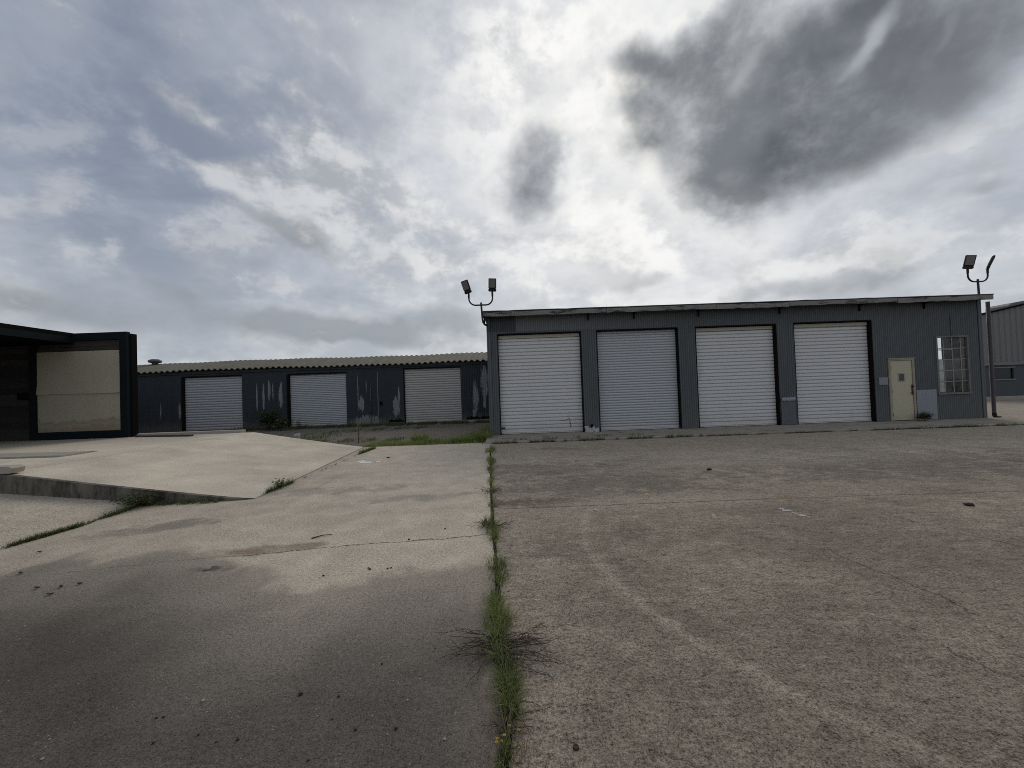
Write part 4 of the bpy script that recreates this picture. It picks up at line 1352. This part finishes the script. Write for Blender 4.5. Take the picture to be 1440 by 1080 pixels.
# ------------------------------------------------------------------ small things lying about
def rock(mb, p, r, sq=.55, seed=0):
    rnd = random.Random(seed)
    rows = []
    ph = [rnd.uniform(.75, 1.2) for _ in range(9)]
    for i in range(6):
        th = math.pi * i / 5
        row = []
        for j in range(9):
            w = 2 * math.pi * (j % 8) / 8
            q = r * ph[j % 8] * (1 + .12 * math.sin(i * 2.1 + j))
            row.append((p.x + q * math.sin(th) * math.cos(w), p.y + q * .8 * math.sin(th) * math.sin(w), p.z + r * sq * .8 + r * sq * math.cos(th)))
        rows.append(row)
    mb.grid(rows, False)


def litter(name, px, py, r, label, mat, group=None, cat='stone', sq=.55, z=0.0):
    m = MB(); p = G(px, py, z); rock(m, p, r, sq, int(px * 7 + py))
    o = m.build(name, mat); tag(o, label, cat, group); return o


litter('stone', 423, 977, .013, 'largest dark stone on the dark stained pavement', MSTONE)
litter('stone', 286, 986, .011, 'pale stone on the dark stained pavement, left of the largest dark stone', MSTONEP)
litter('stone', 292, 801, .030, 'pale pebble in the small black stain beside the rusty crack', MSTONEP)
for (px, py) in ((467, 1012), (279, 1034), (304, 1044), (334, 1041), (216, 1045), (500, 1027), (433, 1070), (126, 985), (557, 1025), (476, 980), (220, 1010), (230, 1009), (612, 912), (537, 934)):
    litter('pebble', px, py, random.uniform(.005, .009), 'tiny dark pebble on the dark near part of the left pavement', MSTONE, 'tiny dark pebbles on the left pavement', 'pebble')
for (px, py) in ((60, 1068), (295, 870), (383, 847), (352, 881), (35, 881), (70, 1040), (573, 985), (545, 1033), (625, 1040)):
    litter('pebble', px, py, random.uniform(.005, .009), 'tiny pale pebble on the dark near part of the left pavement', MSTONEP, 'tiny pale pebbles on the left pavement', 'pebble')
for (px, py) in ((520, 801), (545, 800), (550, 799), (518, 799), (455, 810), (626, 744), (575, 759)):
    litter('pebble', px, py, random.uniform(.008, .013), 'small dark pebble on the pale part of the left pavement near the crack', MSTONE, 'dark pebbles near the crack', 'pebble')
litter('stone', 838, 718, .035, 'white chip beside the pale tyre sweep on the right slab', MDIRTYW, None, 'stone', .25)
litter('stone', 1003, 725, .02, 'small white chip in the middle of the right slab', MWHITE, None, 'stone', .25)
litter('stone', 693, 925, .011, 'pale round stone in the dead weed', MSTONEP); litter('stone', 729, 925, .009, 'white pebble right of the grass in the dead weed', MWHITE)
litter('stone', 997, 661, .05, 'dark lump on the right slab before the third shutter', MSTONE, None, 'stone', .4)
litter('stone', 1363, 711, .05, 'black lump at the right side of the right slab', MSTONE, None, 'stone', .4)
litter('stone', 546, 644, .04, 'dark pebble on the far left pavement right of the white patches', MSTONE, None, 'stone', .4)
for (px, py) in ((86, 826), (52, 828), (70, 837), (112, 822), (29, 807), (56, 777)):
    m = MB(); p = G(px, py); a = random.uniform(-.4, .4)
    M = Matrix.Translation(p) @ Matrix.Rotation(a, 4, 'Z')
    L = random.uniform(.035, .06)
    m.grid([[M @ Vector((L * (t - .5), s * .016 * math.sin(math.pi * max(.08, min(.92, t))), .004 + .014 * abs(t - .5) + .008 * abs(s))) for t in (0, .25, .5, .75, 1)] for s in (-1, 0, 1)], True)
    tag(m.build('dead_leaf', MDEAD), 'dark curled dead leaf on the left pavement near its dark edge', 'leaf', 'dead leaves on the left pavement')
p = G(810, 1052); m = MB(); prof = [(0.0, .006), (.008, .0065), (.010, .009), (.013, .009), (.0145, .004), (.015, 0)]
m.grid([[(p.x + r * math.cos(w * math.pi / 8), p.y + r * math.sin(w * math.pi / 8), z) for w in range(17)] for r, z in prof], True)
tag(m.build('bottle_cap', MRUST), 'rusty round cap lying on the right slab at the bottom of the view', 'cap')
for (px, py, L, a, lab) in ((453, 755, .22, .5, 'thin dark stick on the pale part of the left pavement'),):
    m = MB(); p = G(px, py); d = Vector((math.cos(a), math.sin(a), 0)); m.tube([p - d * L / 2 + Vector((0, 0, .008)), p + Vector((0, .01, .016)), p + d * L / 2 + Vector((0, 0, .008))], [.008, .006, .003], 5)
    tag(m.build('stick', MDEAD), lab, 'stick')
# white painted patches (thin sheets on the slab)
for (pts, lab) in (([(501, 649), (512, 647.5), (514, 649.5), (523, 649), (521, 651.5), (507, 651.6), (505, 650)], 'larger white paint splash on the far left pavement'),
                   ([(529, 649), (536, 648.5), (534, 650), (529, 650)], 'smaller white paint splash on the far left pavement'),
                   ([(86, 727), (0, 0)], '')):
    if not lab: continue
    g = [G(*q) for q in pts]; m = MB(); m.slab([(q.x, q.y) for q in g][::-1], .001, .005)
    tag(m.build('paint_splash', MWHITE if px else MDIRTYW), lab, 'paint')
for (px, py, L, a) in ((1098, 716, .10, .2), (1106, 718, .16, -.5), (1118, 722, .08, -.6), (1128, 725, .13, -.6), (1137, 727.5, .05, -.2)):
    m = MB(); p = G(px, py); n_ = 11; pl = []
    for k in range(n_):
        w_ = 2 * math.pi * k / n_; q_ = random.uniform(.55, 1.25)
        ex, ey = math.cos(w_) * L * .42 * q_, math.sin(w_) * L * .26 * q_
        pl.append((p.x + ex * math.cos(a) - ey * math.sin(a), p.y + ex * math.sin(a) + ey * math.cos(a)))
    m.slab(pl, .001, .005)
    tag(m.build('paint_fleck', MDIRTYW), 'ragged white paint fleck on the right slab', 'paint', 'white paint flecks on the right slab')
# marker block by the ramp
p = G(418, 616.5, .0)
t = thing('marker_block', (p.x, p.y, -.04), 'small white block in the grass beyond the loading ramp', 'block')
M = Matrix.Translation((p.x, p.y, 0)) @ Matrix.Rotation(.25, 4, 'Z')
m = MB(); m.cbox(-.10, .10, -.08, .08, -.05, .19, .02, M); m.build('body', MDIRTYW, t)
m = MB(); m.box(-.05, .05, -.083, -.0805, .03, .10, M); m.build('face_plate', MGALV, t)
# concrete bumper at the left edge of the platform
p = G(16, 666, PH)
m = MB(); M = Matrix.Translation((p.x, p.y, PH)) @ Matrix.Rotation(.12, 4, 'Z')
m.prism([(-1.9, 0), (-1.9, .08), (-1.84, .11), (-.06, .115), (0, .08), (-.03, 0)], -.10, .10)
o = m.build('wheel_stop', MCONC); o.location = (p.x, p.y + .1, PH + .002); o.rotation_euler.z = .08
tag(o, 'pale concrete wheel stop on the edge of the loading platform', 'wheel stop')
# boards lying on the platform
a, b = P(192, 613, 12.9), P(268, 613.4, 12.9)
q0, q1 = G(192, 614.5, PH), G(270, 613.5, PH)
d = (q1 - q0); m = MB(); M = Matrix.Translation(q0) @ Matrix.Rotation(math.atan2(d.y, d.x), 4, 'Z')
m.cbox(0, d.length, -.06, .06, .003, .05, .008, M)
tag(m.build('timber_board', MDEAD), 'dark timber board lying along the back kerb of the platform', 'board')
# dark flat strip (raised plate edge) across the platform
q0, q1, q2, q3 = G(-30, 646.5, PH), G(85, 642.8, PH), G(128, 636.5, PH), G(-30, 640.5, PH)
m = MB(); m.slab([(q.x, q.y) for q in (q0, q1, q2, q3)], PH - .01, PH + .035)
tag(m.build('steel_plate', plain('grey_plate', (.30, .28, .245), .3, .8)), 'dark grey flat plate let into the loading platform', 'plate')

# ------------------------------------------------------------------ sky
SUN_PX = (885, 165)
sd = ray(*SUN_PX)
sun_el = math.asin(sd.z); sun_az = math.atan2(sd.x, sd.y)
w = bpy.data.worlds.new("World"); scene.world = w; w.use_nodes = True
t = w.node_tree
bg = t.nodes['Background']; bg.inputs['Strength'].default_value = .1
sky = t.nodes.new('ShaderNodeTexSky'); sky.sky_type = 'NISHITA'; sky.sun_disc = False
sky.sun_elevation = sun_el; sky.sun_rotation = sun_az
nisky = E(t, sky.outputs[0])
tc = t.nodes.new('ShaderNodeTexCoord'); D = E(t, tc.outputs['Generated'])
dx, dy, dz = xyz(D)
az = math_(t, 'ARCTAN2', dx, dy); el = math_(t, 'ARCSINE', dz.max(-1.0).min(1.0))


def ae(px, py):
    d = ray(px, py); return Vector((math.atan2(d.x, d.y), math.asin(d.z)))


ang = vec3(t, az, el, 0.0)
den = dz.max(0.0) + .22
plane = vec3(t, dx / den, dy / den, 0.0)                 # cloud layer seen in perspective
nA = noise(plane, 1.5, 6, .60, .4)                       # high veil
wq = noise(ang, 3.6, 4, .58, 0, True)
wv = vscale(wq, (.17, .15, 0), (-.085, -.075, 0))
U = vop('ADD', ang, wv)                                  # warped sky angles
qa = vop('ADD', ang, vscale(wv, (.35, .35, 0)))
SC = (1, 1.45, 1)
nC = noise(vscale(qa, SC, (3, 1, 2)), 5.0, 7, .60)
nU = noise(vscale(qa, SC, (3 + .030, 1 + .062, 2)), 5.0, 5, .60)      # the same clouds a little nearer to the light
nE = noise(vscale(ang, (1, 1.2, 1), (23, 14, 1)), 12.0, 5, .64)
relief = (nC - nU) * 4.2 + .5                            # lit towards the light, grey away from it
_rot = {}


def field(blobs):
    tot = None
    for (cx, cy, rx, ry, rot, amp) in blobs:
        c = ae(cx, cy); a = rad(rot)
        if rot not in _rot:
            if rot == 0: _rot[rot] = U
            else:
                _rot[rot] = vec3(t, vop('DOT_PRODUCT', U, (math.cos(a), math.sin(a), 0)), vop('DOT_PRODUCT', U, (-math.sin(a), math.cos(a), 0)), 0.0)
        V = _rot[rot]
        l1 = (ae(cx + rx * math.cos(a), cy - rx * math.sin(a)) - c).length
        l2 = (ae(cx + ry * math.sin(a), cy + ry * math.cos(a)) - c).length
        ca = Vector((c.x * math.cos(a) + c.y * math.sin(a), -c.x * math.sin(a) + c.y * math.cos(a)))
        W = vscale(V, (1 / l1, 1 / l2, 0), (-ca.x / l1, -ca.y / l2, 0))
        g = math_(t, 'POWER', .36788, vop('DOT_PRODUCT', W, W))
        tot = g * amp if tot is None else math_(t, 'MULTIPLY_ADD', g, amp, tot)
    return tot


cosun = vop('DOT_PRODUCT', D, tuple(sd))
sang = math_(t, 'ARCCOSINE', cosun.min(.9999))
glow = math_(t, 'EXPONENT', sang * -2.5)                 # broad forward scattering
K = 10.0
def C(r, g, b): return (r * K, g * K, b * K)


veil = mix(sstep(nA * .8 + nC * .3, .42, .70), C(.115, .155, .235), C(.265, .31, .395))
base = mix(.90, nisky, veil)
hor = sstep(el, .46, .04)
base = mix(hor * .75, base, mix(sstep(nC, .38, .62), C(.43, .465, .51), C(.60, .635, .67)))
base = mix(sstep(dy, .15, -.5) * .8, base, C(.47, .50, .55))          # unseen sky behind the viewer, level set to light the building fronts
base = mix((glow * 1.55).clamp(), base, mix(sstep(nA * .6 + nC * .5, .42, .66), C(.68, .70, .73), C(.93, .935, .94)))
# low cumulus banks, brighter on the light side, grey below
band = sstep(el, .02, .10) * sstep(el, .62, .22)
low = sstep(nC + (nE - .5) * .35, .47, .60) * band
lit = mix((glow * 2.0).clamp(), C(.54, .56, .59), C(.96, .955, .94))
shade = mix((glow * 1.5).clamp(), C(.315, .34, .375), C(.62, .635, .655))
cum = mix(sstep(relief + (nE - .5) * .7, .05, .95), shade, lit)
sk = mix(low * .60, base, cum)
BR = [(700, 70, 90, 80, 0, .7), (800, 120, 110, 150, 0, .8), (870, 130, 60, 110, 0, .6), (660, 190, 130, 60, 0, .4), (760, 340, 260, 60, 0, .6), (930, 300, 160, 50, 0, .7),
      (430, 195, 46, 66, 30, .95), (458, 255, 55, 50, 0, .85), (285, 155, 60, 26, -20, .75), (400, 300, 115, 34, -20, .9), (340, 265, 40, 22, 0, .7),
      (560, 280, 60, 40, -20, .6), (440, 50, 70, 20, -20, .6), (390, 120, 55, 16, 0, .5), (610, 385, 50, 22, 0, .95), (760, 415, 90, 22, 0, .5),
      (1150, 375, 100, 28, 0, 1.0), (1250, 385, 60, 18, 0, .6), (905, 385, 60, 26, 0, .95), (1390, 240, 65, 30, 0, .8), (1420, 330, 90, 30, 0, .5)]
br = field(BR)
brm = sstep(br + (nC - .5) * 1.9 + (nE - .5) * 1.0, .15, 1.0)
sk = mix(brm * .80, sk, cum)
# grey bases
GR = [(400, 325, 80, 18, -20, .9), (235, 402, 60, 15, -20, .8), (90, 415, 130, 30, 0, .65), (390, 450, 190, 26, 0, .75), (560, 468, 150, 22, 0, .8), (650, 445, 60, 16, 0, .5),
      (1130, 400, 140, 18, 0, .8), (905, 402, 44, 14, 0, .7), (1385, 268, 85, 18, 0, .85), (850, 275, 30, 30, 0, .55)]
gr = field(GR)
grm = sstep(gr + (nC - .5) * 2.0 + (nE - .5) * .8, .25, 1.0)
sk = mix(grm * .85, sk, mix((glow * 1.3).clamp(), C(.27, .30, .335), C(.44, .465, .495)))
# silver edges where the sun comes through
SIL = [(868, 105, 30, 26, 0, 1.0), (905, 108, 22, 12, 0, .9), (880, 160, 26, 20, 0, 1.0), (905, 225, 26, 46, 0, .8), (950, 15, 26, 12, 0, .9), (780, 170, 46, 30, 0, .5)]
sil = field(SIL)
sk = mix(sstep(sil + (nE - .5) * 1.6 + (nC - .5) * 1.4, .25, .95) * .92, sk, C(1.0, .985, .94))
# the big dark cloud and its small neighbour
DK = [(1010, 175, 95, 100, 0, .85), (1140, 120, 150, 95, 0, .85), (1080, 245, 95, 56, 0, .95), (960, 85, 70, 50, 0, .65), (1010, 25, 70, 45, 0, .6), (1280, 120, 150, 66, 30, .9), (1350, 120, 80, 40, 30, .5), (1420, 40, 150, 62, 0, .8), (1230, 20, 140, 45, 0, .8), (1200, 215, 80, 40, 30, .5),
      (895, 74, 46, 22, 0, .62), (898, 138, 34, 24, 0, .5), (915, 190, 36, 34, 0, .5), (755, 222, 36, 56, 0, 1.0), (752, 280, 30, 30, 0, .7)]
dk = field(DK)
dks = 1.2 - math_(t, 'POWER', .42, dk) * 1.2            # levels off inside the cloud
dkv = dks + (nC - .5) * 1.25 + (nE - .5) * .55 + .06
dkm = sstep(dkv, .08, .98)
rim = sstep(dkv, -.22, .12) * (1 - sstep(dkv, .15, .5)) * (glow * 2.4 - .55).clamp()
sk = mix(rim * .5, sk, C(.99, .98, .95))
hole = field([(1215, 75, 80, 15, 30, .8), (1325, 62, 60, 10, 30, .45), (1040, 95, 34, 20, 30, .4)])
dkm = dkm * (1 - sstep(hole + (nC - .5) * 1.4, .12, .95) * .62)
wx_, wy_, wz_ = xyz(wq)
dcol = mix(sstep(wy_ * .8 + nC * .45 - dks * .10, .42, .66), C(.080, .091, .105), C(.165, .18, .20))
dcol = mix(sstep(az, .24, .16), dcol, C(.155, .172, .20))
dcol = mix(sstep(az, .62, 1.0) * .45, dcol, C(.30, .31, .325))
sk = mix((dkm * .96).clamp(), sk, dcol)
t.links.new(sk.k, bg.inputs['Color'])
w.cycles.sampling_method = 'MANUAL'
w.cycles.sample_map_resolution = 512

# veiled sun
sl_ = bpy.data.lights.new('sun', 'SUN'); sl_.energy = 1.15; sl_.angle = rad(34); sl_.color = (1, .90, .76)
so = bpy.data.objects.new('sun', sl_); col.objects.link(so)
so.rotation_euler = (-sd).to_track_quat('-Z', 'Y').to_euler()
so.location = (6, 10, 30)

scene.render.engine = 'CYCLES'
scene.cycles.filter_width = .95
scene.cycles.max_bounces = 4
scene.cycles.diffuse_bounces = 2
scene.cycles.use_adaptive_sampling = True
scene.cycles.adaptive_threshold = .012
scene.cycles.transparent_max_bounces = 8
scene.cycles.use_denoising = False
scene.cycles.denoising_input_passes = 'RGB_ALBEDO_NORMAL'
scene.cycles.denoising_prefilter = 'ACCURATE'
scene.view_settings.view_transform = 'Standard'
scene.view_settings.look = 'None'
scene.view_settings.exposure = 0.0
scene.view_settings.gamma = 1.0
